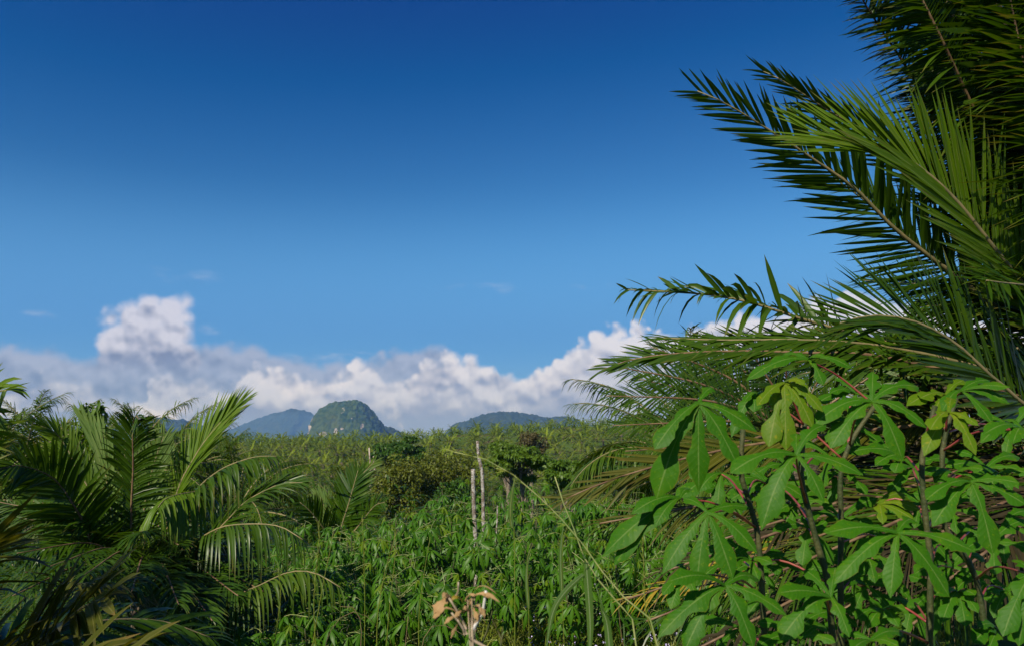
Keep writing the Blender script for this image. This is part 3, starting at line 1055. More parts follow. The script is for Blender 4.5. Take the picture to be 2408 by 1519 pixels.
def snag():
    d = 70
    base = at(872, 1135, d)
    base[2] = float(ground_z(base[0], base[1]))
    root = thing('dead_tree', tuple(base), 'bleached forked dead tree standing left of the dark tiered tree', 'tree')
    g = Geo().add(*tube(resample([base + [0, 0, -.3], at(872, 1112, d), at(870, 1085, d), at(868, 1052, d)], 10), (0.16, 0.12, 0.05), 7))
    link('trunk', g.mesh('trunk', [MAT['snag']], base), root)
    for a, b in (((872, 1098), (878, 1072)), ((871, 1108), (885, 1093))):
        g = Geo().add(*tube(resample([at(*a, d), (at(*a, d) + at(*b, d)) / 2 + [0.1, 0.2, -0.1], at(*b, d)], 6), (0.10, 0.04), 6))
        link('branch', g.mesh('branch', [MAT['snag']], base), root)


snag()


# two leafy saplings that stand against the sky
def sapling(px, d, top_py, n, label, seed):
    r = np.random.default_rng(seed)
    top = at(px, top_py, d)
    base = np.array([top[0], top[1], float(ground_z(top[0], top[1]))])
    root = thing('sapling', tuple(base), label, 'sapling', 'leafy saplings against the sky')
    st = resample([base, (base + top) / 2 + r.normal(0, .12, 3), top], 12)
    link('stem', Geo().add(*tube(st, (0.05, 0.012), 5)).mesh('stem', [MAT['bark']], base), root)
    g = Geo()
    q = r.uniform(0.45, 1.0, n)
    P = np.stack([np.interp(q, np.linspace(0, 1, 12), st[:, k]) for k in range(3)], 1)
    P = P + r.normal(0, 1, (n, 3)) * [0.26, 0.26, 0.12] * (1.25 - q)[:, None]
    D = norm(r.normal(0, 1, (n, 3)) + [0, 0, -0.5])
    add_strips(g, *strips(P, D, norm(r.normal(0, .5, (n, 3)) + [0, 0, 1]), r.uniform(.16, .30, n), 0.075, 0.4, K=4))
    link('foliage', g.mesh('foliage', [MAT['tree_bright']], base), root)


sapling(203, 20, 948, 260, 'slim leafy sapling against the clouds, left and thinner one of the pair', 31)
sapling(232, 19, 950, 520, 'bushier leafy sapling against the clouds, right one of the pair', 32)

# low herbs and ferns that cover the valley floor
hr = np.random.default_rng(77)
nh = 42000
yy = 11 + (hr.random(nh) ** 1.6) * 150
xx = hr.uniform(-0.5, 0.45, nh) * yy
nl_ = 6000
yy[:nl_] = hr.uniform(5.5, 13, nl_)
xx[:nl_] = hr.uniform(-0.75, -0.20, nl_) * yy[:nl_]
zz = ground_z(xx, yy)
clump = 0.5 + 0.5 * np.sin(xx * 0.9 + 2 * np.sin(yy * 0.31)) * np.cos(yy * 0.45)
P = np.stack([xx, yy, zz + hr.uniform(0, .35, nh) + np.where(yy > 14, clump * hr.random(nh) * 1.6, 0)], 1)
D = norm(np.stack([hr.normal(0, 1, nh), hr.normal(0, 1, nh), hr.uniform(.1, 1.3, nh)], 1))
g = add_strips(Geo(), *strips(P, D, np.tile([0, 0, 1.0], (nh, 1)) + hr.normal(0, .3, (nh, 3)), np.interp(yy, [5, 25, 60], [.30, .55, .9]) * hr.uniform(.6, 1.3, nh), np.interp(yy, [5, 25, 60], [.018, .05, .16]) * hr.uniform(.6, 1.3, nh), 0.4, K=4, three=False))
tag(link('undergrowth', g.mesh('undergrowth', [MAT['palm']])), 'low ferns and herbs covering the valley floor', 'undergrowth', kind='stuff')


# ------------------------------------------------------------------ cassava field
def cassava_leaf_mesh(seed, lobes=7, L=0.15, mat='cassava'):
    r = np.random.default_rng(seed)
    ang = np.radians(np.linspace(-128, 128, lobes) + r.normal(0, 5, lobes))
    ln = L * np.interp(np.abs(ang), [0, 1.2, 2.3], [1.0, .92, .62]) * r.uniform(.9, 1.08, lobes)
    tilt = np.radians(-18 + r.normal(0, 8, lobes))
    D = np.stack([np.cos(ang) * np.cos(tilt), np.sin(ang) * np.cos(tilt), np.sin(tilt)], 1)
    N = np.tile([0, 0, 1.0], (lobes, 1)) + r.normal(0, .12, (lobes, 3))
    V, Q, col = strips(np.zeros((lobes, 3)), D, N, ln, L * 0.215, r.uniform(.30, .75, lobes), K=6, fold=-0.25,
                       prof=np.array([.12, .5, .92, 1, .62, .04]), tint=np.full(lobes, r.random()) + r.normal(0, .06, lobes))
    g = add_strips(Geo(), V, Q, np.clip(col, 0, 1))
    pet = resample([(0, 0, 0), (-0.07, 0, -0.02), (-0.20, 0.01, -0.10)], 5)
    g.add(*tube(pet, (0.0022, 0.003), 4), mi=1)
    return g.mesh('leaf', [MAT[mat], MAT['petiole_pale']])


CASS = [cassava_leaf_mesh(500 + k, 6 + k % 2) for k in range(6)]
CASS_YOUNG = [cassava_leaf_mesh(520 + k, 5 + k % 3, 0.13, 'cassava_young') for k in range(2)]
GROUP_C = 'cassava plants of the field'
cr = np.random.default_rng(21)
plants = []
for row, d in enumerate(np.arange(6.4, 11.8, 0.62)):
    for x in np.arange(-0.40 * d, 0.52 * d, 0.60):
        X, Yc = x + (row % 2) * 0.3 + cr.normal(0, .1), d + cr.normal(0, .12)
        px = CX + F_PX * X / Yc
        if px < 470 or px > 2150 or (px > 1600 and d > 9):
            continue
        if 1250 < px < 1600 and d < 6.9:
            continue
        if px < 640 and d > 9.5:
            continue
        top_py = np.interp(px, [450, 560, 700, 850, 950, 1080, 1300, 1600], [1330, 1300, 1262, 1225, 1170, 1135, 1125, 1145])
        zt = 1.65 + (HORIZON - top_py) / F_PX * 10.5                # height of the canopy at the back of the field
        h = (zt - float(ground_z(X, Yc))) * np.interp(d, [6.4, 8, 11], [0.66, 0.86, 1.0]) * cr.uniform(0.74, 1.08)
        plants.append((X, Yc, h, row, px))
print('cassava plants', len(plants))
n_leaf = 0
ROW = ['front', 'second', 'third', 'fourth', 'fifth', 'sixth', 'seventh', 'eighth', 'last', 'last']
for k, (x, y, h, row, px) in enumerate(plants):
    gz = float(ground_z(x, y))
    side = ('behind the young palm' if px < 700 else 'left of the grey posts' if px < 1090 else 'around or just right of the grey posts' if px < 1350 else
            'left of the broad leaved plants' if px < 1600 else 'behind the broad leaved plants')
    root = thing('cassava_plant', (x, y, gz), 'cassava plant, %s row of the field, %s' % (ROW[row], side), 'cassava plant', GROUP_C)
    tops, g = [], Geo()
    nb = int(cr.integers(2, 4))
    fork = np.array([0, 0, h * 0.16])
    g.add(*tube(resample([(0, 0, -.05), (cr.normal(0, .02), cr.normal(0, .02), h * .09), fork], 5), (0.014, 0.011), 5))
    for b in range(nb):
        a = b * 6.28 / nb + cr.uniform(-.5, .5)
        end = np.array([math.cos(a) * 0.22, math.sin(a) * 0.22, h * cr.uniform(0.82, 0.98)])
        path = resample([fork, fork + (end - fork) * [0.7, 0.7, 0.45], end], 10)
        g.add(*tube(path, (0.010, 0.006), 5))
        tops.append(path)
    link('stem', g.mesh('stem', [MAT['stem']]), root)
    nleaf = int(cr.integers(38, 50)) if y < 10 else int(cr.integers(28, 36))
    for i in range(nleaf):
        path = tops[i % nb]
        q = cr.uniform(0.05, 1.0) ** 0.75
        s = np.array([np.interp(q, np.linspace(0, 1, 10), path[:, c]) for c in range(3)])
        a = cr.uniform(-math.pi, math.pi)
        tl = cr.normal(0.15, .22)
        if cr.random() < 0.62:
            tl = cr.normal(0.50, .22)                                    # more leaves turn to the light, which comes from behind the camera
            a = math.atan2(SUN_DIR[1], SUN_DIR[0]) + 0.25 + cr.normal(0, .8)
        sc = cr.uniform(0.68, 1.08) * (0.75 if q > 0.93 else 1.0)
        hub = s + np.array([math.cos(a), math.sin(a), 0.5]) * 0.20 * sc
        lf = link('leaf', CASS_YOUNG[int(cr.integers(2))] if cr.random() < (0.5 if q > .93 else 0.05) else CASS[int(cr.integers(6))], root, tuple(hub))
        lf.rotation_euler = (cr.normal(0, .18), tl, a)
        lf.scale = (sc, sc, sc * cr.uniform(.8, 1.3))
        n_leaf += 1
print('cassava leaves', n_leaf)


# ------------------------------------------------------------------ posts
def post(pts, d, w_top, w_bot, label, seed):
    r = np.random.default_rng(seed)
    P = [at(px, py, d) for px, py in pts]
    base = np.array([P[-1][0], P[-1][1], float(ground_z(P[-1][0], P[-1][1]))])
    P = P[::-1]
    if P[0][2] > base[2]:
        P = [base + [0, 0, -.2]] + P
    c = resample(P, 34)
    c[:, :2] += np.cumsum(r.normal(0, .0012, (34, 2)), 0)
    rad = np.linspace(w_bot, w_top, 34) / 2 / F_PX * d * r.uniform(0.93, 1.07, 34)
    g = Geo().add(*tube(c, rad, 10))
    o = link('wooden_post', g.mesh('wooden_post', [MAT['post']], base), None, tuple(base))
    tag(o, label, 'post', 'weathered posts in the cassava')


post([(1123, 1036), (1124, 1055), (1127, 1080), (1133, 1108), (1136, 1160), (1137, 1215), (1138, 1300)], 8.7, 7.5, 11, 'taller crooked grey wooden post rising out of the cassava', 1)
post([(1111, 1102), (1112, 1150), (1116, 1240), (1118, 1340)], 8.2, 10, 10, 'shorter straight grey wooden post left of the taller crooked post', 2)
post([(1171, 1188), (1170, 1210), (1167, 1260), (1167, 1320)], 9.0, 3, 5, 'thin low grey stake right of the two tall posts', 3)

# ------------------------------------------------------------------ young palm at the left
yb = at(345, 1440, 7.6)
yb[2] = float(ground_z(yb[0], yb[1]))
young = Palm('young_oil_palm', yb, 'big young trunkless oil palm with one upright dark frond at the left', budget=300)
HEART = (340, 1415, 7.6)
CAM_UP = lambda b, s=1.0: norm(np.array([0, -b * s, 1 - b * 0.6]))


def F(*p):
    return [at(*q) for q in p]


young.frond(F(HEART, (312, 1330, 7.5), (309, 1200, 7.4), (313, 1100, 7.35), (312, 1015, 7.3), (318, 978, 7.2), (326, 984, 7.1)), 74, 0.50, 0.028, 'palm', 'rachis_pink',
            up=(0.15, -1, 0.1), phi=(78, 30), phi_b=(52, 24), lift=(8, 8), droop=(0.28, .08), start=0.22, single=True, rad=(0.016, 0.004))
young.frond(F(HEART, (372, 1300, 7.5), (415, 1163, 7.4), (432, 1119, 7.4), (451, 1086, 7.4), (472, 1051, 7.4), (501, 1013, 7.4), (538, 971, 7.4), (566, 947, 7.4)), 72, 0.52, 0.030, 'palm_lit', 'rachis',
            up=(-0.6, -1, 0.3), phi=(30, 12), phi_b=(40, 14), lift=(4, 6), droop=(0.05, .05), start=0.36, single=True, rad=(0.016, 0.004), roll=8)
young.frond(F(HEART, (385, 1260, 7.3), (459, 1155, 7.1), (511, 1109, 7.0), (553, 1088, 6.9), (605, 1073, 6.8), (650, 1072, 6.7)), 60, 0.46, 0.028, 'palm', 'rachis',
            up=(0, -0.4, 1), phi=(50, 18), lift=(0, 10), droop=(0.75, .2), start=0.34, single=True, rad=(0.016, 0.004))
young.frond(F(HEART, (430, 1330, 7.0), (540, 1217, 6.8), (574, 1182, 6.7), (626, 1151, 6.6), (667, 1136, 6.6), (712, 1134, 6.5)), 55, 0.42, 0.026, 'palm', 'rachis',
            up=(-0.2, -0.8, 0.8), phi=(32, 14), lift=(5, 8), droop=(0.15, .1), start=0.3, rad=(0.014, 0.004))
young.frond(F(HEART, (430, 1240, 7.5), (472, 1163, 7.2), (430, 1160, 6.9), (390, 1172, 6.6), (372, 1192, 6.4)), 64, 0.46, 0.030, 'palm_lit', 'rachis',
            up=(0, -0.3, 1), phi=(60, 30), lift=(-6, 8), droop=(1.0, .15), start=0.42, rad=(0.014, 0.004), single=False)
young.frond(F(HEART, (250, 1380, 7.4), (218, 1283, 7.2), (190, 1216, 7.1), (167, 1177, 7.0), (148, 1148, 7.0), (124, 1123, 6.9), (99, 1109, 6.8), (68, 1099, 6.7), (30, 1094, 6.5), (-20, 1110, 6.4)), 74, 0.50, 0.040, 'palm', 'rachis_pink',
            up=(0.3, -1, 0.35), phi=(72, 30), phi_b=(62, 30), lift=(8, 10), droop=(0.15, .1), start=0.2, rad=(0.018, 0.004), spines=True)
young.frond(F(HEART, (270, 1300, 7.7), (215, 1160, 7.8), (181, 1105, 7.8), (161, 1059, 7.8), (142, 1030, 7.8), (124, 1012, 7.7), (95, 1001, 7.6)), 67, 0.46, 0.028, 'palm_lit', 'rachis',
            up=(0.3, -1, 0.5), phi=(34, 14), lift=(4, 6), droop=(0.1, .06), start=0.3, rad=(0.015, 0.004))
young.frond(F(HEART, (288, 1330, 7.8), (262, 1191, 7.8), (244, 1094, 7.8), (215, 1020, 7.8), (200, 990, 7.8)), 26, 0.60, 0.050, 'palm_pale', 'rachis',
            up=(0.2, -1, 0.1), phi=(13, 5), lift=(0, 4), droop=(0, .02), start=0.25, rad=(0.015, 0.005), roll=10, name='spear_leaf', label='pale unopened spear leaf')
young.frond(F(HEART, (330, 1300, 7.9), (336, 1217, 8.0), (352, 1130, 8.0), (372, 1060, 8.0), (386, 1025, 8.0)), 48, 0.50, 0.030, 'palm_pale', 'rachis',
            up=(0.2, -1, 0.1), phi=(34, 14), lift=(2, 5), droop=(0.05, .05), start=0.25, rad=(0.014, 0.004))
young.frond(F(HEART, (430, 1300, 7.0), (506, 1245, 6.7), (570, 1232, 6.6), (654, 1236, 6.5), (712, 1268, 6.4)), 52, 0.40, 0.028, 'palm', 'rachis',
            up=(0, -0.3, 1), phi=(64, 30), lift=(-8, 8), droop=(1.0, .2), start=0.25, rad=(0.014, 0.004))
young.frond(F(HEART, (480, 1420, 6.7), (591, 1384, 6.4), (675, 1346, 6.3), (738, 1346, 6.2), (800, 1380, 6.1)), 60, 0.38, 0.026, 'palm_mid', 'rachis',
            up=(0, -0.3, 1), phi=(60, 28), lift=(0, 8), droop=(0.9, .2), start=0.3, rad=(0.013, 0.004))
young.frond(F(HEART, (250, 1400, 6.8), (164, 1378, 6.0), (110, 1350, 5.6), (60, 1345, 5.3)), 44, 0.42, 0.03, 'palm', 'rachis_pink',
            up=(0, -0.6, 0.8), phi=(60, 28), lift=(5, 10), droop=(0.35, .2), start=0.2, rad=(0.014, 0.004))
young.frond(F((345, 1440, 7.2), (300, 1400, 6.0), (230, 1372, 5.0), (180, 1372, 4.6)), 48, 0.46, 0.026, 'palm_olive', 'rachis',
            up=(0, -0.3, 1), phi=(66, 30), lift=(0, 8), droop=(0.5, .2), start=0.3, rad=(0.013, 0.004))
for k, (px, py, d) in enumerate([(130, 1200, 7.0), (60, 1220, 7.4), (520, 1330, 6.9), (600, 1310, 7.4), (420, 1280, 6.4), (200, 1260, 8.2), (470, 1190, 8.2), (90, 1150, 8.3), (560, 1400, 6.2), (330, 1250, 6.2), (250, 1210, 8.6), (420, 1120, 8.6), (40, 1300, 6.4), (120, 1330, 5.6), (200, 1350, 5.4), (30, 1400, 5.2), (420, 1420, 5.4), (500, 1460, 5.6), (100, 1260, 8.0), (310, 1390, 5.2), (560, 1440, 6.6), (0, 1180, 7.6), (620, 1390, 6.8)]):
    h = at(*HEART)
    tip = at(px, py, d)
    mid = (h + tip) / 2 + [0, 0, 0.30]
    young.frond([h, h + (mid - h) * 0.5 + [0, 0, .1], mid, tip], 58, 0.44, 0.023, 'palm', 'rachis_pink', up=(0, -0.5, 0.8), phi=(60, 24), lift=(6, 10),
                droop=(0.35, .2), start=0.2, rad=(0.014, 0.004), K=4, three=False)
gt = Geo().add(*tube(resample([yb + [0, 0, -.2], yb + [0, 0, .2], at(*HEART)], 6), (0.20, 0.13), 9))
link('trunk', gt.mesh('trunk', [MAT['trunk']], yb), young.root)

# smaller palm behind the cassava, middle of the view
mb = at(795, 1290, 14.5)
mb[2] = float(ground_z(mb[0], mb[1]))
small = Palm('small_oil_palm', mb, 'small young oil palm standing upright behind the left end of the cassava field')
h0 = (797, 1290, 14.5)
small.frond(F(h0, (803, 1240, 14.4), (818, 1190, 14.3), (835, 1130, 14.3), (842, 1105, 14.3)), 44, 0.62, 0.05, 'palm', 'rachis', up=(-.3, -1, .1), phi=(62, 28), lift=(6, 8), droop=(.05, .05), start=0.1, rad=(.02, .006))
small.frond(F(h0, (780, 1250, 14.6), (768, 1205, 14.6), (752, 1165, 14.6)), 32, 0.5, 0.045, 'palm_pale', 'rachis', up=(.2, -1, .1), phi=(22, 10), lift=(2, 6), droop=(0, .03), start=0.2, rad=(.02, .006))
small.frond(F(h0, (760, 1240, 14.2), (728, 1200, 14.0), (705, 1180, 13.9)), 36, 0.5, 0.045, 'palm', 'rachis', up=(.3, -1, .5), phi=(60, 28), lift=(6, 8), droop=(.1, .05), start=0.1, rad=(.02, .006))
small.frond(F(h0, (840, 1240, 14.2), (880, 1190, 14.0), (905, 1180, 13.8)), 36, 0.5, 0.045, 'palm', 'rachis', up=(-.3, -1, .5), phi=(60, 28), lift=(6, 8), droop=(.2, .05), start=0.1, rad=(.02, .006))
small.frond(F(h0, (815, 1200, 14.9), (850, 1120, 15.2), (880, 1085, 15.4)), 40, 0.6, 0.05, 'palm_mid', 'rachis', up=(-.3, -1, .3), phi=(50, 24), lift=(6, 8), droop=(.15, .05), start=0.1, rad=(.02, .006))
small.frond(F(h0, (740, 1255, 13.8), (690, 1225, 13.4), (640, 1230, 13.0)), 40, 0.5, 0.045, 'palm', 'rachis', up=(0, -.4, 1), phi=(60, 28), lift=(0, 8), droop=(.6, .15), start=0.1, rad=(.02, .006))
gt = Geo().add(*tube(resample([mb + [0, 0, -.2], at(*h0)], 4), (0.22, 0.14), 9))
link('trunk', gt.mesh('trunk', [MAT['trunk']], mb), small.root)

# ------------------------------------------------------------------ palm in the bottom left corner
nb_ = at(-330, 1600, 2.9)
nb_[2] = float(ground_z(nb_[0], nb_[1]))
near_palm = Palm('corner_oil_palm', nb_, 'olive palm fronds reaching in from the bottom left corner', budget=300)
hb = nb_ + [0, 0, 0.55]
near_palm.frond([hb, at(-150, 1640, 2.7), at(0, 1590, 2.6), at(110, 1500, 2.5), at(190, 1430, 2.4), at(250, 1405, 2.35)], 34, 0.44, 0.052, 'palm_olive', 'rachis', up=(0.2, -0.8, 0.8),
                phi=(58, 32), lift=(10, 14), droop=(0.25, .12), start=0.2, rad=(0.012, 0.003), single=True)
near_palm.frond([hb, at(-220, 1500, 2.7), at(-140, 1400, 2.5), at(-70, 1330, 2.3), at(-20, 1310, 2.15)], 30, 0.42, 0.052, 'palm_olive', 'rachis', up=(0.3, -0.6, 0.8),
                phi=(64, 36), lift=(8, 14), droop=(0.25, .12), start=0.2, rad=(0.012, 0.003), single=True)
near_palm.frond([hb, at(-130, 1680, 2.3), at(60, 1630, 2.1), at(220, 1570, 2.0), at(320, 1560, 1.95)], 36, 0.42, 0.048, 'palm_olive', 'rachis', up=(0.0, -0.5, 0.9),
                phi=(60, 32), lift=(14, 14), droop=(0.25, .12), start=0.2, rad=(0.012, 0.003))
near_palm.frond([hb, at(-60, 1560, 3.3), at(90, 1500, 3.5), at(230, 1460, 3.7), at(380, 1460, 3.9), at(500, 1500, 4.0)], 44, 0.44, 0.030, 'palm', 'rachis', up=(0.0, -0.5, 0.9),
                phi=(60, 32), lift=(6, 14), droop=(0.35, .12), start=0.2, rad=(0.012, 0.003))
near_palm.frond([hb, at(-220, 1250, 3.0), at(-150, 1080, 3.0), at(-80, 970, 2.9), at(-20, 925, 2.8), at(15, 918, 2.7)], 40, 0.36, 0.028, 'palm_lit', 'rachis', up=(0.6, -0.8, 0.4),
                phi=(50, 20), lift=(4, 8), droop=(0.2, .1), start=0.3, rad=(0.012, 0.003))
gt = Geo().add(*tube(resample([nb_ + [0, 0, -.2], hb], 4), (0.2, 0.14), 9))
link('trunk', gt.mesh('trunk', [MAT['trunk']], nb_), near_palm.root)

# ------------------------------------------------------------------ big palm at the right
bb = at(2760, 1050, 5.4)
bb[2] = float(ground_z(bb[0], bb[1]))
big = Palm('tall_oil_palm', bb, 'large oil palm whose long fronds arch in from the right edge', budget=300)
bh = at(2640, 960, 5.3)
H = bh
# bright frond, front lit, sunlight also put into its leaflet green
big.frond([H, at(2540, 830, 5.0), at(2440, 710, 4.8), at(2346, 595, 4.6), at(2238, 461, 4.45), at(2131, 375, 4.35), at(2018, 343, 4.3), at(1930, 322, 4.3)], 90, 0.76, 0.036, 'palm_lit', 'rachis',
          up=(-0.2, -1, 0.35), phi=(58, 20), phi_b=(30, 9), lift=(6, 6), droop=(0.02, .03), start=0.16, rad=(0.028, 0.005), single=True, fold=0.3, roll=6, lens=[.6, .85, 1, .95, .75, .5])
# dark frond above it, seen from below
big.frond([H, at(2480, 830, 5.6), at(2300, 690, 5.5), at(2115, 548, 5.3), at(2013, 446, 5.2), at(1905, 370, 5.1), at(1825, 317, 5.0), at(1712, 247, 4.9), at(1640, 215, 4.85)], 90, 0.54, 0.033, 'palm', 'rachis',
          up=(0.2, 0.9, 0.5), phi=(62, 20), phi_b=(58, 22), lift=(-6, 10), droop=(0.0, .04), start=0.1, rad=(0.026, 0.004), single=True, roll=16, lam=(0.1, 0.75, 0.8))
# its twin just behind
big.frond([H, at(2450, 700, 6.0), at(2250, 480, 5.8), at(2080, 340, 5.6), at(1950, 262, 5.5), at(1840, 190, 5.4), at(1795, 168, 5.4)], 80, 0.46, 0.031, 'palm', 'rachis',
          up=(0.2, 0.5, 0.8), phi=(40, 18), lift=(-2, 10), droop=(0.05, .06), start=0.2, rad=(0.024, 0.004), roll=14, lam=(0.1, 0.6, 0.9))
# steep dark fronds, top right corner
for k, (pts_, L_) in enumerate([
        ([(2470, 640, 5.3), (2380, 440, 5.2), (2287, 252, 5.0), (2222, 110, 4.8), (2168, 0, 4.7), (2110, -110, 4.6), (2060, -190, 4.5)], .62),
        ([(2400, 600, 5.9), (2260, 390, 5.8), (2142, 177, 5.6), (2085, 90, 5.5), (2034, 10, 5.4), (1990, -70, 5.3)], .46),
        ([(2500, 560, 5.1), (2440, 300, 4.9), (2400, 120, 4.7), (2375, 0, 4.6), (2350, -130, 4.5)], .70),
        ([(2480, 640, 5.7), (2400, 420, 5.7), (2330, 230, 5.6), (2290, 60, 5.5), (2260, -80, 5.4)], .66),
        ([(2560, 520, 4.6), (2560, 260, 4.3), (2540, 40, 4.1), (2500, -160, 4.0)], .80),
        ([(2540, 600, 6.2), (2470, 360, 6.1), (2420, 200, 6.0), (2380, 60, 5.9), (2350, -60, 5.8)], .80),
        ([(2480, 700, 6.3), (2380, 500, 6.2), (2310, 330, 6.1), (2250, 180, 6.0), (2215, 60, 5.9), (2190, -60, 5.8)], .74),
        ([(2560, 640, 5.6), (2520, 420, 5.5), (2480, 240, 5.4), (2450, 80, 5.3)], .80),
        ([(2440, 720, 5.9), (2330, 560, 5.9), (2240, 400, 5.8), (2190, 290, 5.7), (2150, 200, 5.6)], .60)]):
    big.frond([H + [0.05 * k, 0, 0.3], at(2600, 800, 5.3)] + [at(*q) for q in pts_], 170, L_, 0.038, 'palm', 'rachis_pink', up=(0.1, -1, 0.25), phi=(82, 62), lift=(2, 8), droop=(0.10, .06), start=0.22, rad=(0.024, 0.005), lam=(0.15, 0.35, 1))
# unseen fronds added above the view to shade the ones below
for k, pts_ in enumerate([[(3.3, 4.9, 4.2), (2.6, 4.4, 5.5), (1.9, 4.0, 6.1), (1.3, 3.7, 6.2)], [(3.5, 4.6, 4.4), (3.0, 3.9, 5.6), (2.4, 3.4, 6.1), (1.8, 3.1, 6.1)], [(3.6, 4.9, 4.6), (3.2, 4.5, 5.9), (2.8, 4.1, 6.6), (2.2, 3.7, 6.9)],
                          [(3.2, 5.2, 4.4), (2.4, 4.9, 5.6), (1.7, 4.6, 6.1), (1.1, 4.4, 6.1)], [(3.8, 4.4, 4.4), (3.5, 3.8, 5.4), (3.1, 3.2, 5.9), (2.7, 2.8, 5.9)], [(3.3, 5.4, 4.6), (2.7, 5.2, 6.0), (2.1, 5.0, 6.7), (1.5, 4.8, 6.9)]]):
    big.frond([H + [0, 0, .2], np.array([3.65, 5.1, 3.0])] + [np.array(q) for q in pts_], 120, 0.70, 0.042, 'palm', 'rachis', up=(-.4, -.6, .7), phi=(78, 40), lift=(4, 12), droop=(.1, .05), start=.2, rad=(.026, .006), K=4, three=False)
# frond behind, leaflets run left (below the dark frond)
big.frond([H, at(2520, 860, 6.2), at(2380, 760, 6.2), at(2250, 660, 6.1), at(2130, 560, 6.0), at(2030, 470, 5.9), at(1960, 420, 5.8)], 100, 0.66, 0.030, 'palm', 'rachis',
          up=(0.0, -1, 0.3), phi=(70, 30), phi_b=(80, 40), lift=(4, 8), droop=(0.05, .05), start=0.12, rad=(0.024, 0.004), lam=(0.1, 0.5, 1))
# fan shaped frond low in front
big.frond([H + [0, -.3, -.1], at(2480, 985, 4.4), at(2350, 900, 4.2), at(2250, 810, 4.1), at(2150, 756, 4.0), at(2050, 742, 3.95), at(1975, 760, 3.9)], 100, 0.68, 0.030, 'palm', 'rachis',
          up=(0.1, -1, 0.35), phi=(66, 26), phi_b=(44, 14), lift=(6, 6), droop=(0.03, .04), start=0.1, rad=(0.022, 0.004), single=True)
# ragged horizontal frond
big.frond([H, at(2450, 900, 5.3), at(2250, 850, 5.2), at(2100, 810, 5.1), at(1990, 780, 5.0), at(1890, 752, 4.95), at(1780, 716, 4.9), at(1680, 695, 4.9), at(1560, 686, 4.9), at(1470, 682, 4.9)], 96, 0.42, 0.040, 'palm', 'rachis',
          up=(0.1, -0.5, 0.9), phi=(76, 34), lift=(18, 42), droop=(0.35, .35), start=0.2, rad=(0.022, 0.004), broken=0.45, roll=40)
# lower frond with a brown rachis, tip bent down
big.frond([H, at(2450, 950, 5.0), at(2250, 880, 4.9), at(2050, 835, 4.8), at(1900, 830, 4.8), at(1780, 826, 4.75), at(1640, 828, 4.7), at(1500, 842, 4.7), at(1420, 868, 4.7)], 80, 0.36, 0.032, 'palm', 'rachis_pink',
          up=(0.1, -0.9, 0.6), phi=(64, 16), phi_b=(30, 12), lift=(8, 10), droop=(0.05, .06), start=0.2, rad=(0.022, 0.004), roll=14)
big.frond([H, at(2430, 900, 4.7), at(2250, 850, 4.5), at(2080, 815, 4.4), at(1900, 800, 4.3), at(1700, 800, 4.3), at(1560, 795, 4.3)], 66, 0.42, 0.030, 'palm', 'rachis',
          up=(0.1, -0.6, 0.9), phi=(40, 12), lift=(4, 8), droop=(0.12, .08), start=0.25, rad=(0.02, 0.004))
# olive frond pointing down left over the cassava
big.frond([H, at(2350, 985, 4.9), at(2050, 1010, 4.7), at(1800, 1040, 4.6), at(1650, 1068, 4.5), at(1540, 1096, 4.4), at(1430, 1130, 4.35), at(1330, 1172, 4.3)], 60, 0.42, 0.030, 'palm_olive', 'rachis_pink',
          up=(0.1, -0.9, 0.7), phi=(40, 14), lift=(4, 8), droop=(0.05, .06), start=0.25, rad=(0.02, 0.004))
# more fronds low at the right edge
for k, (px, py, d, m_) in enumerate([(2300, 700, 5.9, 'palm'), (2200, 900, 6.0, 'palm'), (2120, 960, 5.9, 'palm'), (2380, 420, 6.0, 'palm'), (2250, 1040, 5.4, 'palm'), (2050, 1180, 5.0, 'palm_dry'),
                                     (2440, 640, 4.0, 'palm'), (2150, 640, 6.6, 'palm'), (2000, 860, 6.4, 'palm')]):
    tip = at(px - 120, py + 20, d)
    mid = (H + tip) / 2 + [0, 0, 0.35]
    big.frond([H, H + (mid - H) * .5 + [0, 0, .12], mid, tip], 60, 0.56, 0.034, m_, 'rachis', up=(0.1, -0.7, 0.7), phi=(64, 26), lift=(6, 10), droop=(0.15, .12), start=0.15, rad=(0.02, 0.004), K=4, three=False)
# dry fronds hanging round its foot
for k, (px, py, d, m_) in enumerate([(1700, 1300, 3.8, 'palm_dry'), (1900, 1330, 3.6, 'palm'), (2100, 1400, 3.5, 'palm_dry'), (1650, 1420, 3.9, 'palm'), (1820, 1230, 4.0, 'palm'), (2000, 1240, 3.9, 'palm_olive'),
                                     (1600, 1370, 4.4, 'palm_yellow'), (2180, 1290, 3.4, 'palm_dry'), (2250, 1450, 3.2, 'palm'), (1780, 1480, 3.4, 'palm_dry'), (2350, 1330, 3.2, 'palm_dry'), (1540, 1190, 4.6, 'palm_olive')]):
    tip = at(px - 130, py + 40, d)
    h = H + [0, -0.4, -0.2 - 0.05 * (k % 4)]
    mid = (h + tip) / 2 + [0, 0, 0.12]
    big.frond([h, h + (mid - h) * .5 + [0, 0, .05], mid, tip], 84 if m_ != 'palm_yellow' else 56, 0.50 if m_ != 'palm_yellow' else 0.34, 0.017, m_, 'rachis_pink', name='frond', label={'palm_dry': 'dry brown hanging frond', 'palm_yellow': 'yellowing hanging frond'}.get(m_), up=(0.1, -0.5, 0.85), phi=(52, 20),
              lift=(0, 8), droop=(0.25, .15), start=0.2, rad=(0.018, 0.005), K=4, three=False)
gt = Geo().add(*tube(resample([bb + [0, 0, -.2], bb + [0, 0, .6], bh + [0.1, 0, 0.0], bh + [0.1, 0, 0.35]], 10), (0.36, 0.30, 0.2), 11))
link('trunk', gt.mesh('trunk', [MAT['trunk']], bb), big.root)

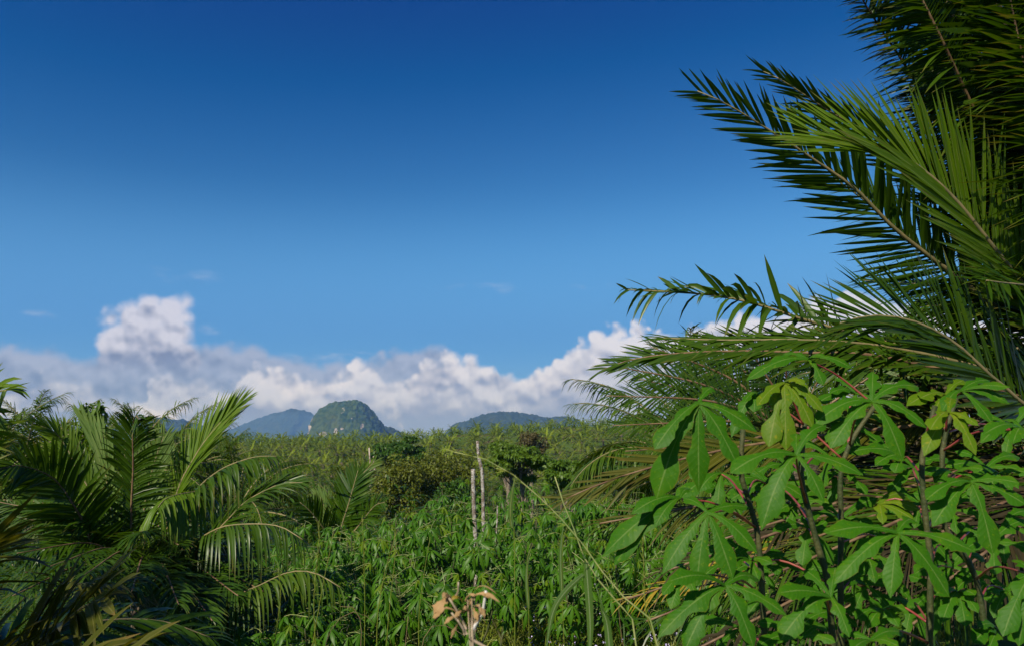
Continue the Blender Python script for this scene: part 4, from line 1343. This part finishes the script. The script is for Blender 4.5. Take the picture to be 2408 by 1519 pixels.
# palm standing behind it
pb = at(1880, 1010, 10.5)
pb[2] = float(ground_z(pb[0], pb[1]))
back_palm = Palm('oil_palm', pb, 'oil palm with fine dark fronds fanned behind the broad leaved plants', group='palms behind the right hand plants', budget=0)
hp = at(1880, 1030, 10.5)
for k, (mx, my, tx, ty, d, m_) in enumerate([(1640, 900, 1440, 860, 10.0, 'palm'), (1650, 940, 1425, 930, 9.8, 'palm'), (1700, 880, 1530, 815, 10.6, 'palm'), (1760, 880, 1640, 800, 10.8, 'palm'), (1800, 880, 1750, 800, 10.4, 'palm'),
                                     (1700, 990, 1440, 1000, 9.6, 'palm'), (1850, 900, 1850, 800, 10.6, 'palm'), (1920, 900, 1970, 810, 10.5, 'palm'), (1720, 940, 1500, 890, 10.9, 'palm_mid'), (1980, 930, 2100, 850, 10.4, 'palm'),
                                     (1730, 1040, 1470, 1060, 9.4, 'palm'), (1760, 920, 1600, 850, 11.2, 'palm_mid')]):
    back_palm.frond([hp, at((1880 + mx) / 2, (1030 + my) / 2 - 12, (10.5 + d) / 2), at(mx, my, d), at(tx, ty, d - .2)], 64, 0.52, 0.026, m_, 'rachis_pink', up=(0.2, -1, 0.4), phi=(66, 26), lift=(6, 8), droop=(0.12, .08),
                    start=0.14, rad=(0.026, 0.006), K=4, three=False, samples=18)
t = link('trunk', TRUNKS[0], back_palm.root)
t.scale = (.7, .7, (hp[2] - pb[2]) / 6.0)
# unseen palms beside the photographer, added to shade the bottom left corner
mid_palm(-3.5, -1.0, 2.3, 0.52, 'unseen oil palm beside the viewpoint, added to shade the bottom left corner', None, 3009, fronds=24)
mid_palm(-4.7, 0.9, 3.1, 0.58, 'unseen oil palm left of the viewpoint, added to shade the lower left', None, 3010, fronds=28)
pb = at(2120, 1070, 12.5)
mid_palm(pb[0], pb[1], pb[2], 0.7, 'oil palm half hidden behind the fronds at the right edge', 'palms behind the right hand plants', 3002, fronds=26, name='oil_palm')
pb = at(1640, 1110, 15.0)
mid_palm(pb[0], pb[1], pb[2], 0.62, 'low oil palm left of the broad leaved plants, lit pale at its tips', 'palms behind the right hand plants', 3003, fronds=24, name='oil_palm')


# ------------------------------------------------------------------ broad leaved cassava in the right foreground
LOBE = ([0, .10, .22, .34, .40, .50, .62, .76, .88, .95, 1.0], [.22, .26, .34, .80, .70, .32, .48, 1.0, .86, .42, .02])
LOBE2 = ([0, .12, .28, .42, .50, .60, .74, .86, .94, 1.0], [.22, .27, .38, .95, .78, .40, .72, .66, .28, .02])
LOBE3 = ([0, .15, .35, .55, .70, .82, .92, 1.0], [.22, .28, .42, .62, 1.0, .76, .34, .02])


def big_lobe(hub, tip, nrm, width, r, arch, prof, K=17):
    """one lobe: surface swept from hub to tip with a pale midrib, a wavy margin and a gentle arch"""
    hub, tip = np.asarray(hub), np.asarray(tip)
    L = np.linalg.norm(tip - hub)
    s = np.linspace(0, 1, K)
    c = hub + (tip - hub) * s[:, None] + np.array([0, 0, 1.0]) * (arch * L * 4 * s * (1 - s) * (1 - 0.35 * s))[:, None] + nrm * (arch * 0.4 * L * np.sin(s * math.pi))[:, None]
    T = norm(np.gradient(c, axis=0))
    X = norm(np.cross(T, nrm[None]))
    Nn = np.cross(X, T)
    w = np.interp(s, prof[0], prof[1])
    bump_at = np.exp(-((s - 0.38) / 0.09) ** 2)                    # the tooth at mid lobe differs from side to side
    wl = 0.5 * width * w * (1 + r.normal(0, .06, K)) * (1 + bump_at * r.uniform(-.45, .35))
    wr = 0.5 * width * w * (1 + r.normal(0, .06, K)) * (1 + bump_at * r.uniform(-.45, .35))
    cols = np.array([-1, -.5, 0, .5, 1])
    V = np.zeros((K, 5, 3))
    wave = r.normal(0, .05, (K, 2))
    for j, q in enumerate(cols):
        ww = np.where(q < 0, wl, wr)
        lift = 0.22 * abs(q) * ww - 0.20 * abs(q) ** 2 * ww * 1.6
        if abs(q) == 1:
            lift = lift + wave[:, 0 if q < 0 else 1] * ww
        V[:, j] = c + X * (q * ww)[:, None] + Nn * lift[:, None]
    col = np.zeros((K, 5, 3))
    col[..., 0] = (1 - np.abs(cols))[None]
    col[..., 1] = s[:, None]
    col[..., 2] = r.random() * 0.3 + 0.35
    i = np.arange(K - 1)[:, None] * 5
    j = np.arange(4)[None]
    Q = np.stack([i + j, i + j + 1, i + 6 + j, i + 5 + j], -1).reshape(-1, 4)
    return V.reshape(-1, 3), Q, col.reshape(-1, 3)


def zc(x, y):
    return (x * 0.4631 + 1316.7, y * 0.4631 + 815.0)


def hero_leaf(root, base, hub, d, tips, stem_pt, mat='cassava_big', seed=0, wid=0.30, arch=0.10, shade=0):
    """hub and lobe tips are where the photograph shows them; lobes below the hub hang nearer to the camera, those above reach back"""
    r = np.random.default_rng(seed)
    h = at(*zc(*hub), d)
    g = Geo()
    tips3 = []
    for k, (x, y) in enumerate(tips):
        dx, dy = (x - hub[0]) * .4631, (y - hub[1]) * .4631
        L_px = math.hypot(dx, dy)
        # true lobe length about 0.20 m: what the picture does not show of it runs in depth
        true_L = r.uniform(0.19, 0.23)
        seen_L = L_px / F_PX * d
        dep = math.sqrt(max(0.0, true_L ** 2 - seen_L ** 2)) * 0.28
        sgn = -1 if dy > -10 else 1
        tips3.append(at(*zc(x, y), d + sgn * dep))
    tips3 = np.array(tips3)
    n = np.array([0.0, -0.35, 1.0])
    for k, tp in enumerate(tips3):
        v = norm(tp - h)
        nn = norm(np.array([-0.15, -0.75, 0.75]) - (np.array([-0.15, -0.75, 0.75]) @ v) * v)
        L = np.linalg.norm(tp - h)
        prof = (LOBE, LOBE2, LOBE3)[int(r.integers(3))]
        g.add(*big_lobe(h, tp, nn, (0.019 + 0.195 * L) * r.uniform(.86, 1.12), r, arch * r.uniform(.6, 1.3), prof))
    lf = link('leaf', g.mesh('leaf', [MAT[mat]], h), root, tuple(h - base))
    sp = np.asarray(stem_pt)
    pet = resample([h + [0, 0.002, -0.003], (h + sp) / 2 + [0, 0.02, 0.02], sp], 9)
    gp = Geo().add(*tube(pet, (0.0022, 0.0032), 6))
    link('petiole', gp.mesh('petiole', [MAT['petiole']], h), lf)
    return lf


def hero_stem(name, pts, d, label, rad=(0.0095, 0.006)):
    P = [at(*zc(*p), d) for p in pts]
    base = np.array([P[-1][0], P[-1][1] + 0.02, float(ground_z(P[-1][0], P[-1][1]))])
    root = thing('cassava_plant', tuple(base), label, 'cassava plant', 'broad leaved cassava plants')
    path = resample(P[::-1], 18)
    if path[0][2] > base[2] + .05:
        path = np.vstack([resample([base + [0, 0, -.05], (base + path[0]) / 2, path[0]], 8)[:-1], path])
    rad_ = np.interp(np.linspace(0, 1, len(path)), [0, 1], rad) * (1 + 0.10 * (np.arange(len(path)) % 3 == 0))
    g = Geo().add(*tube(path, rad_, 9))
    link('stem', g.mesh('stem', [MAT['stem']], base), root)
    return root, base, path


HP = {
    'a': hero_stem('a', [(930, 420), (920, 640), (965, 800), (1010, 1000), (1040, 1519), (1050, 1900)], 2.05, 'broad leaved cassava plant at the left of its group, with large hanging lobed leaves'),
    'b': hero_stem('b', [(1250, 330), (1225, 640), (1270, 860), (1320, 1050), (1360, 1200), (1400, 1700)], 2.0, 'broad leaved cassava plant with yellow green top leaves, beside the leftmost one'),
    'c': hero_stem('c', [(1600, 300), (1480, 480), (1425, 650), (1430, 900), (1425, 1100), (1430, 1700)], 2.25, 'broad leaved cassava plant behind the middle of its group, one leaf raised high'),
    'd': hero_stem('d', [(1905, 300), (1840, 560), (1850, 800), (1880, 1100), (1875, 1519), (1870, 1900)], 2.0, 'broad leaved cassava plant with the thickest stem, right of the middle'),
    'e': hero_stem('e', [(2010, 260), (1950, 480), (1940, 620), (1950, 900), (2120, 1200), (2200, 1900)], 2.2, 'broad leaved cassava plant at the right edge with long red leaf stalks'),
}


def stem_at(k, zy, back=0.0):
    root, base, path = HP[k]
    target = at(*zc(0, zy), path[len(path) // 2][1])[2]
    i = int(np.argmin(np.abs(path[:, 2] - target)))
    return path[i]


LEAVES = [
    # plant, hub, distance, lobe tips, stem height, material
    ('a', (705, 283), 1.85, [(705, 738), (490, 768), (905, 610), (1000, 432), (480, 520), (775, 205)], 560, 'cassava_big'),
    ('b', (1140, 180), 1.9, [(1148, 525), (1060, 508), (1285, 415), (1335, 330), (1000, 300), (1245, 190)], 420, 'cassava_young'),
    ('c', (1585, 275), 1.9, [(1272, 412), (1372, 515), (1742, 582), (1862, 412), (1590, 128), (1822, 205)], 500, 'cassava_big'),
    ('b', (1200, 548), 1.75, [(865, 640), (1022, 930), (1342, 792), (1540, 652), (1345, 398), (1200, 440)], 760, 'cassava_big'),
    ('d', (1975, 330), 1.85, [(1848, 555), (2112, 550), (2125, 400), (1880, 420), (1990, 260)], 470, 'cassava_young'),
    ('e', (2040, 222), 2.05, [(2200, 395), (2285, 290), (2285, 205), (1940, 330), (2180, 170)], 420, 'cassava_big'),
    ('a', (750, 840), 1.75, [(520, 1152), (692, 1225), (880, 1182), (1002, 1048), (965, 815), (625, 768)], 960, 'cassava_big'),
    ('d', (1715, 942), 1.7, [(1390, 1205), (1678, 1275), (1978, 1270), (2112, 1042), (1345, 945), (1790, 872)], 1090, 'cassava_big'),
    ('e', (2085, 683), 1.8, [(1890, 912), (2198, 1052), (2365, 800), (2330, 690), (1860, 775)], 800, 'cassava_big'),
    ('a', (840, 1210), 1.7, [(498, 1475), (632, 1545), (985, 1530), (1150, 1362), (1010, 1180), (540, 1195)], 1280, 'cassava_big'),
    ('b', (1375, 1270), 1.8, [(1105, 1250), (1118, 1490), (1470, 1475), (1400, 1120), (1240, 1130)], 1350, 'cassava_big'),
    ('e', (2400, 1150), 1.75, [(2248, 1470), (2330, 1520), (2300, 1080), (2500, 1400)], 1200, 'cassava_big'),
    ('c', (1260, 62), 2.2, [(945, 172), (1338, 195), (1488, 112), (1130, 40), (1340, 50)], 330, 'cassava_big'),
    ('a', (610, 765), 2.0, [(222, 1055), (272, 1112), (480, 915), (360, 850), (660, 720)], 880, 'cassava_big'),
    ('c', (1000, 232), 2.25, [(935, 280), (985, 330), (870, 460), (1060, 260)], 600, 'cassava_big'),
    ('c', (1500, 235), 2.35, [(1370, 235), (1400, 160), (1640, 330), (1500, 400), (1300, 290)], 520, 'cassava_big'),
    ('d', (1620, 795), 2.05, [(1750, 745), (1800, 880), (1830, 830), (1640, 900)], 860, 'cassava_young'),
    ('b', (1262, 922), 2.1, [(1080, 935), (1390, 1110), (1230, 1110), (1400, 940), (1200, 860)], 1050, 'cassava_big'),
    ('e', (2345, 412), 1.95, [(2150, 445), (2300, 490), (2440, 520), (2250, 370)], 560, 'cassava_big'),
    ('e', (2000, 640), 2.15, [(1850, 650), (1900, 690), (2150, 620), (2200, 700)], 760, 'cassava_big'),
    ('b', (960, 1080), 2.05, [(820, 1150), (760, 1080), (1010, 1190), (1080, 1100)], 1180, 'cassava_big'),
    ('c', (1560, 1060), 2.15, [(1420, 1130), (1480, 1190), (1600, 1200), (1700, 1120)], 1180, 'cassava_big'),
    ('d', (2020, 1240), 1.95, [(1900, 1260), (1940, 1400), (2060, 1420), (2125, 1350), (2110, 1260)], 1330, 'cassava_big'),
    ('b', (1220, 1480), 1.85, [(1000, 1400), (1000, 1520), (1400, 1500), (1350, 1420)], 1519, 'cassava_big'),
    ('d', (1580, 1490), 1.75, [(1420, 1460), (1480, 1540), (1720, 1520), (1740, 1450)], 1519, 'cassava_big'),
    ('d', (1750, 560), 2.3, [(1600, 600), (1450, 540), (1700, 640), (1560, 480)], 640, 'cassava_big'),
    ('c', (1440, 640), 2.35, [(1560, 750), (1300, 690), (1370, 800), (1550, 640)], 760, 'cassava_big'),
    ('a', (820, 640), 2.3, [(700, 740), (620, 760), (800, 820), (930, 760)], 800, 'cassava_big'),
    ('e', (1960, 240), 2.3, [(1830, 260), (1900, 330), (1760, 300), (2050, 170)], 400, 'cassava_young'),
    ('e', (2230, 640), 2.25, [(2100, 640), (2130, 700), (2330, 720), (2380, 640)], 700, 'cassava_big'),
    ('a', (640, 1160), 2.05, [(520, 1260), (560, 1330), (700, 1290), (600, 1100)], 1250, 'cassava_big'),
    ('d', (1640, 1330), 2.1, [(1500, 1380), (1560, 1430), (1720, 1420), (1760, 1340)], 1400, 'cassava_big'),
    ('e', (2230, 1440), 2.0, [(2100, 1500), (2180, 1530), (2330, 1500), (2120, 1420)], 1500, 'cassava_big'),
]
lr = np.random.default_rng(64)
for k in range(30):
    hx, hy = lr.uniform(760, 2330), lr.uniform(330, 1460)
    if hx < 900 and hy < 500:
        continue
    n_ = int(lr.integers(5, 8))
    a0 = lr.uniform(-.3, .3)
    tips_ = []
    for q in range(n_):
        a_ = R(-35 + 250 * q / (n_ - 1)) + a0 + lr.normal(0, .1)
        rr_ = lr.uniform(150, 260)
        tips_.append((hx + rr_ * math.cos(a_), hy + rr_ * math.sin(a_) * lr.uniform(.55, 1.0)))
    LEAVES.append(('abcde'[int(np.clip((hx - 760) / 320, 0, 4))], (hx, hy), lr.uniform(2.25, 2.75), tips_, min(hy + lr.uniform(40, 160), 1519), 'cassava_big'))
for k, (pl, hub, d, tips, sz, m_) in enumerate(LEAVES):
    root, base, path = HP[pl]
    hero_leaf(root, base, hub, d, tips, stem_at(pl, sz), m_, 700 + k)


# ------------------------------------------------------------------ grass, weeds, stalks, dead plant
gr = np.random.default_rng(91)
n = 30000
yy = gr.uniform(5.2, 8.8, n)
xx = gr.uniform(-0.26, 0.55, n) * yy
dens = np.interp(CX + F_PX * xx / yy, [500, 900, 1150, 1300, 1700, 2400], [.35, .4, .6, 1, 1, .8])
kk = gr.random(n) < dens
xx, yy = xx[kk], yy[kk]
n = len(xx)
P = np.stack([xx, yy, ground_z(xx, yy) - .01], 1)
D = norm(np.stack([gr.normal(0, .45, n), gr.normal(0, .45, n), np.ones(n)], 1))
Lg = gr.uniform(.10, .36, n)
g = add_strips(Geo(), *strips(P, D, norm(gr.normal(0, 1, (n, 3))), Lg, gr.uniform(.005, .012, n), gr.uniform(0.1, .7, n), K=5, three=False))
n2 = 1500
i2 = gr.integers(0, n, n2)
P2 = P[i2] + gr.normal(0, .1, (n2, 3)) * [1, 1, 0]
D2 = norm(np.stack([gr.normal(0, .7, n2), gr.normal(0, .7, n2), np.ones(n2)], 1))
add_strips(g, *strips(P2, D2, norm(gr.normal(0, 1, (n2, 3))), gr.uniform(.1, .35, n2), .004, gr.uniform(.1, .9, n2), K=5, three=False), mi=1)
tag(link('grass', g.mesh('grass', [MAT['grass'], MAT['grass_dry']])), 'short mixed green and dry grass in front of the cassava field', 'grass', kind='stuff')
# flowering weeds
n = 900
xx = gr.uniform(1.0, 2.3, n) * 0 + np.interp(gr.random(n), [0, 1], [0.02, 0.30])
yy = gr.uniform(5.6, 8.9, n)
xx = xx * yy
z0 = ground_z(xx, yy)
hh = gr.uniform(.12, .30, n) + np.clip(yy - 7.4, 0, 1) * .25
g = Geo()
P = np.stack([xx, yy, z0], 1)
D = norm(np.stack([gr.normal(0, .2, n), gr.normal(0, .2, n), np.ones(n)], 1))
add_strips(g, *strips(P, D, norm(gr.normal(0, 1, (n, 3))), hh, .004, 0.0, K=3, three=False))
for rep in range(3):
    Pl = P + D * (hh * gr.uniform(.3, .95, n))[:, None]
    Dl = norm(np.stack([gr.normal(0, 1, n), gr.normal(0, 1, n), gr.uniform(0, .6, n)], 1))
    add_strips(g, *strips(Pl, Dl, np.tile([0, 0, 1.0], (n, 1)), gr.uniform(.04, .07, n), .03, .3, K=4, three=False, prof=np.array([.3, 1, .7, .05])))
top = P + D * hh[:, None]
sel = gr.random(n) < 0.5
for rep in range(4):
    Dl = norm(gr.normal(0, 1, (sel.sum(), 3)) + [0, 0, .6])
    add_strips(g, *strips(top[sel] + gr.normal(0, .006, (sel.sum(), 3)), Dl, norm(gr.normal(0, 1, (sel.sum(), 3))), .011, .011, 0.0, K=3, three=False, prof=np.array([.5, 1, .5])), mi=1)
tag(link('flowering_weeds', g.mesh('flowering_weeds', [MAT['cassava'], MAT['flower']])), 'low weeds with tiny violet flowers at the foot of the cassava', 'weeds', kind='stuff')


def stalk(pts, d, w, label, mat='grass', group='tall grass stalks', seed=0, head=False, leaves=()):
    P = [at(px, py, d + (k * 0.0)) for k, (px, py) in enumerate(pts)]
    foot = P[0].copy()
    base = np.array([foot[0], foot[1], float(ground_z(foot[0], foot[1]))])
    path = resample(([base] if foot[2] > base[2] + .05 else []) + P, 26)
    r0 = w / 2 / F_PX * d
    root = thing('grass_stalk', tuple(base), label, 'grass stalk', group)
    link('stem', Geo().add(*tube(path, (r0, r0 * .9, r0 * .35), 6)).mesh('stem', [MAT[mat]], base), root)
    r = np.random.default_rng(seed)
    if head:
        k = 60
        q = r.uniform(.78, 1, k)
        Pp = np.stack([np.interp(q, np.linspace(0, 1, 26), path[:, c]) for c in range(3)], 1)
        T = norm(path[-1] - path[-6])
        Dd = norm(T[None] + r.normal(0, .35, (k, 3)))
        g = add_strips(Geo(), *strips(Pp, Dd, norm(r.normal(0, 1, (k, 3))), .03, .0025, .1, K=3, three=False))
        link('seed_head', g.mesh('seed_head', [MAT['grass']], base), root)
    for (pp, w2) in leaves:
        blade(root, base, pp, d, w2)
    return root


def blade(root, base, pts, d, w, mat='blade', name='blade'):
    path = resample([at(q[0], q[1], d if len(q) < 3 else q[2]) for q in pts], 14)
    T = norm(np.gradient(path, axis=0))
    X = norm(np.cross(T, np.array([[0.2, 1.0, 0.15]])))
    s = np.linspace(0, 1, 14)
    hw = w / 2 / F_PX * d * np.interp(s, [0, .15, .6, 1], [.55, 1, .85, .04])
    N = np.cross(X, T)
    V = np.stack([path - X * hw[:, None] + N * hw[:, None] * .3, path, path + X * hw[:, None] + N * hw[:, None] * .3], 1)
    col = np.zeros((14, 3, 3))
    col[:, 1, 0] = 1
    col[..., 1] = s[:, None]
    col[..., 2] = .5
    i = np.arange(13)[:, None] * 3
    j = np.arange(2)[None]
    Q = np.stack([i + j, i + j + 1, i + 4 + j, i + 3 + j], -1).reshape(-1, 4)
    return link(name, Geo().add(V.reshape(-1, 3), Q, col.reshape(-1, 3)).mesh(name, [MAT[mat]], base), root)


stalk([(1500, 1560), (1430, 1400), (1378, 1320), (1345, 1230), (1318, 1165), (1305, 1120)], 2.0, 7, 'thick pale grass stalk leaning left with a broad blade hanging beside it', 'petiole_pale', head=False,
      leaves=[([(1378, 1320), (1384, 1400), (1388, 1480), (1384, 1580)], 18), ([(1372, 1350), (1330, 1390), (1300, 1440), (1282, 1540)], 14)])
stalk([(1560, 1600), (1440, 1380), (1330, 1230), (1200, 1110), (1130, 1075), (1068, 1062)], 1.9, 6, 'long thin grass stalk leaning far left across the grey posts', 'petiole_pale', head=True)
stalk([(1470, 1570), (1455, 1480), (1420, 1440), (1400, 1370)], 1.8, 6, 'broad dark grass blade low right of the hanging blade', 'blade', leaves=[([(1436, 1560), (1428, 1470), (1416, 1430), (1412, 1400)], 18)])
stalk([(1330, 1640), (1322, 1400), (1325, 1250), (1340, 1225)], 2.6, 3, 'upright thin grass stem between the hanging blade and the cassava', 'grass', leaves=[([(1322, 1400), (1318, 1310), (1324, 1240), (1330, 1228)], 11)])
stalk([(1245, 1640), (1243, 1420), (1240, 1300), (1252, 1280)], 2.8, 3, 'upright grass stem left of the broad hanging blade', 'grass', leaves=[([(1243, 1430), (1238, 1360), (1243, 1300), (1250, 1285)], 9)])
stalk([(1210, 1300), (1200, 1230), (1204, 1160), (1213, 1115)], 3.2, 3, 'flat upright grass blade right of the tall grey post', 'grass', leaves=[([(1204, 1240), (1200, 1200), (1206, 1150), (1213, 1115)], 11)])
stalk([(1560, 1640), (1520, 1450), (1515, 1360), (1512, 1260), (1514, 1190)], 2.4, 4, 'pale upright grass stem at the left of the broad leaved plants', 'grass', head=True)
stalk([(1480, 1640), (1462, 1500), (1455, 1420), (1468, 1390)], 2.6, 3, 'reddish dry stem in the grass near the hanging blade', 'grass_dry')
for k, pts in enumerate([[(742, 1600), (738, 1420), (745, 1330), (752, 1255), (748, 1230)], [(728, 1600), (755, 1400), (775, 1300), (785, 1240)], [(855, 1600), (858, 1420), (856, 1320), (852, 1210)],
                         [(905, 1600), (916, 1430), (930, 1300), (928, 1250)], [(885, 1600), (888, 1450), (905, 1345), (930, 1260)], [(985, 1600), (985, 1450), (1000, 1330), (1012, 1262)], [(640, 1600), (650, 1480), (660, 1410), (655, 1330)]]):
    stalk(pts, 3.4, 3.0, ['slender green grass stem, the one nearest the dark young palm but one', 'slender grass stem leaning right beside the young palm', 'straight slender grass stem left of the dead plant',
                          'slender grass stem with a bent tip in front of the cassava', 'slender stem crossing the bent tipped one', 'grass stem just left of the dead plant', 'thin stem rising from the shade of the young palm'][k], 'grass', seed=k, head=k % 2 == 0)
for k, pts in enumerate([[(760, 1600), (775, 1490), (810, 1445), (850, 1440), (885, 1470)], [(845, 1600), (850, 1480), (835, 1430), (800, 1425)], [(985, 1600), (1010, 1480), (1050, 1470), (1100, 1500)], [(950, 1600), (955, 1500), (960, 1450)]]):
    stalk(pts, 3.0, 3.5, ['dry pink grass stem arching to the right at the bottom edge', 'dry grass stem bent over to the left', 'dry stem arching below the dead plant', 'short dry stem at the bottom edge'][k], 'grass_dry', 'arching dry stems', seed=20 + k)


def dead_plant():
    d = 1.25
    b = at(1098, 1700, d)
    base = np.array([b[0], b[1], float(ground_z(b[0], b[1]))])
    root = thing('dead_plant', tuple(base), 'dead brown plant top with curled dry leaves at the bottom edge', 'dead plant')
    path = resample([base, at(1105, 1560, d), at(1100, 1490, d), at(1106, 1440, d), at(1098, 1405, d)], 16)
    rs = np.random.default_rng(12)
    gs = Geo()
    for q in range(6):
        off = rs.normal(0, .0065, 3) * [1, 1, 0]
        wob = np.cumsum(rs.normal(0, .0014, (16, 3)), 0)
        gs.add(*tube(path[:16 - q % 3] + off + wob[:16 - q % 3], (.0024, .0020, .0010), 6))
    link('stem', gs.mesh('stem', [MAT['twig']], base), root)
    for a, b_, m_, w in (((1112, 1478), (1143, 1388), 'twig_white', .0028), ((1098, 1490), (1062, 1440), 'twig', .0019), ((1096, 1478), (1056, 1405), 'twig', .0019), ((1062, 1408), (1078, 1368), 'twig', .0018),
                         ((1104, 1500), (1190, 1540), 'twig', .0026), ((1112, 1470), (1128, 1420), 'twig', .0019), ((1092, 1490), (1075, 1455), 'twig', .0019)):
        A, B = at(*a, d), at(*b_, d - .01)
        link('twig', Geo().add(*tube(resample([A, (A + B) / 2 + [.004, 0, -.004], B], 6), (w, w * .8), 6)).mesh('twig', [MAT[m_]], base), root)
    r = np.random.default_rng(3)
    for k, (hub, tip, w, nn) in enumerate([((1066, 1408), (1020, 1454), .020, (-.6, -1, .2)), ((1062, 1410), (1040, 1402), .012, (0, -1, .6)), ((1090, 1418), (1062, 1409), .010, (0, -.5, 1)), ((1100, 1416), (1174, 1415), .007, (0, -.8, .8)),
                                           ((1104, 1420), (1152, 1406), .008, (0, -.4, 1)), ((1086, 1454), (1020, 1440), .005, (0, -.8, .5)), ((1118, 1424), (1140, 1452), .009, (.6, -1, .2)), ((1082, 1456), (1044, 1468), .007, (0, -1, .6)),
                                           ((1110, 1452), (1088, 1430), .008, (.4, -1, .3)), ((1092, 1440), (1068, 1452), .007, (.2, -1, .5)), ((1100, 1404), (1168, 1396), .004, (0, -.3, 1)), ((1112, 1430), (1124, 1462), .008, (-.5, -1, .1)),
                                           ((1094, 1412), (1118, 1402), .008, (0, -.5, 1)), ((1078, 1468), (1060, 1500), .006, (.3, -1, .1))]):
        A, B = at(*hub, d), at(*tip, d - .015)
        V_, Q_, c_ = big_lobe(A, B, norm(np.array(nn, float)), w * 1.0, r, .26, LOBE3, 15)
        V_ = V_ + r.normal(0, w * .05, V_.shape)                  # crumpled
        g = Geo().add(V_, Q_, c_)
        link('leaf', g.mesh('leaf', [MAT['palm_yellow' if k == 2 else 'dead_leaf']], base), root)


dead_plant()

# ------------------------------------------------------------------ air between here and the hills
def haze():
    x0, x1, y0, y1, z0, z1 = -12000, 12000, -70, 9600, -60, 300
    V = np.array([(x, y, z) for z in (z0, z1) for y in (y0, y1) for x in (x0, x1)], float)
    Q = np.array([(0, 2, 3, 1), (4, 5, 7, 6), (0, 1, 5, 4), (2, 6, 7, 3), (0, 4, 6, 2), (1, 3, 7, 5)])
    m = new_mat('haze')
    t = NT(m)
    v = t.n('ShaderNodeVolumePrincipled')
    v.inputs['Absorption Color'].default_value = (1, 1, 1, 1)
    v.inputs['Color'].default_value = (0.20, 0.44, 1.0, 1)
    v.inputs['Density'].default_value = 0.00011
    v.inputs['Anisotropy'].default_value = 0.0
    o = t.n('ShaderNodeOutputMaterial')
    t.t.links.new(v.outputs[0], o.inputs['Volume'])
    me = build_mesh('haze', V, Q, None, None, [m])
    me.polygons.foreach_set('use_smooth', np.zeros(6, bool))
    tag(link('haze', me), kind='stuff', label='thin blue air over the valley', cat='haze')


haze()
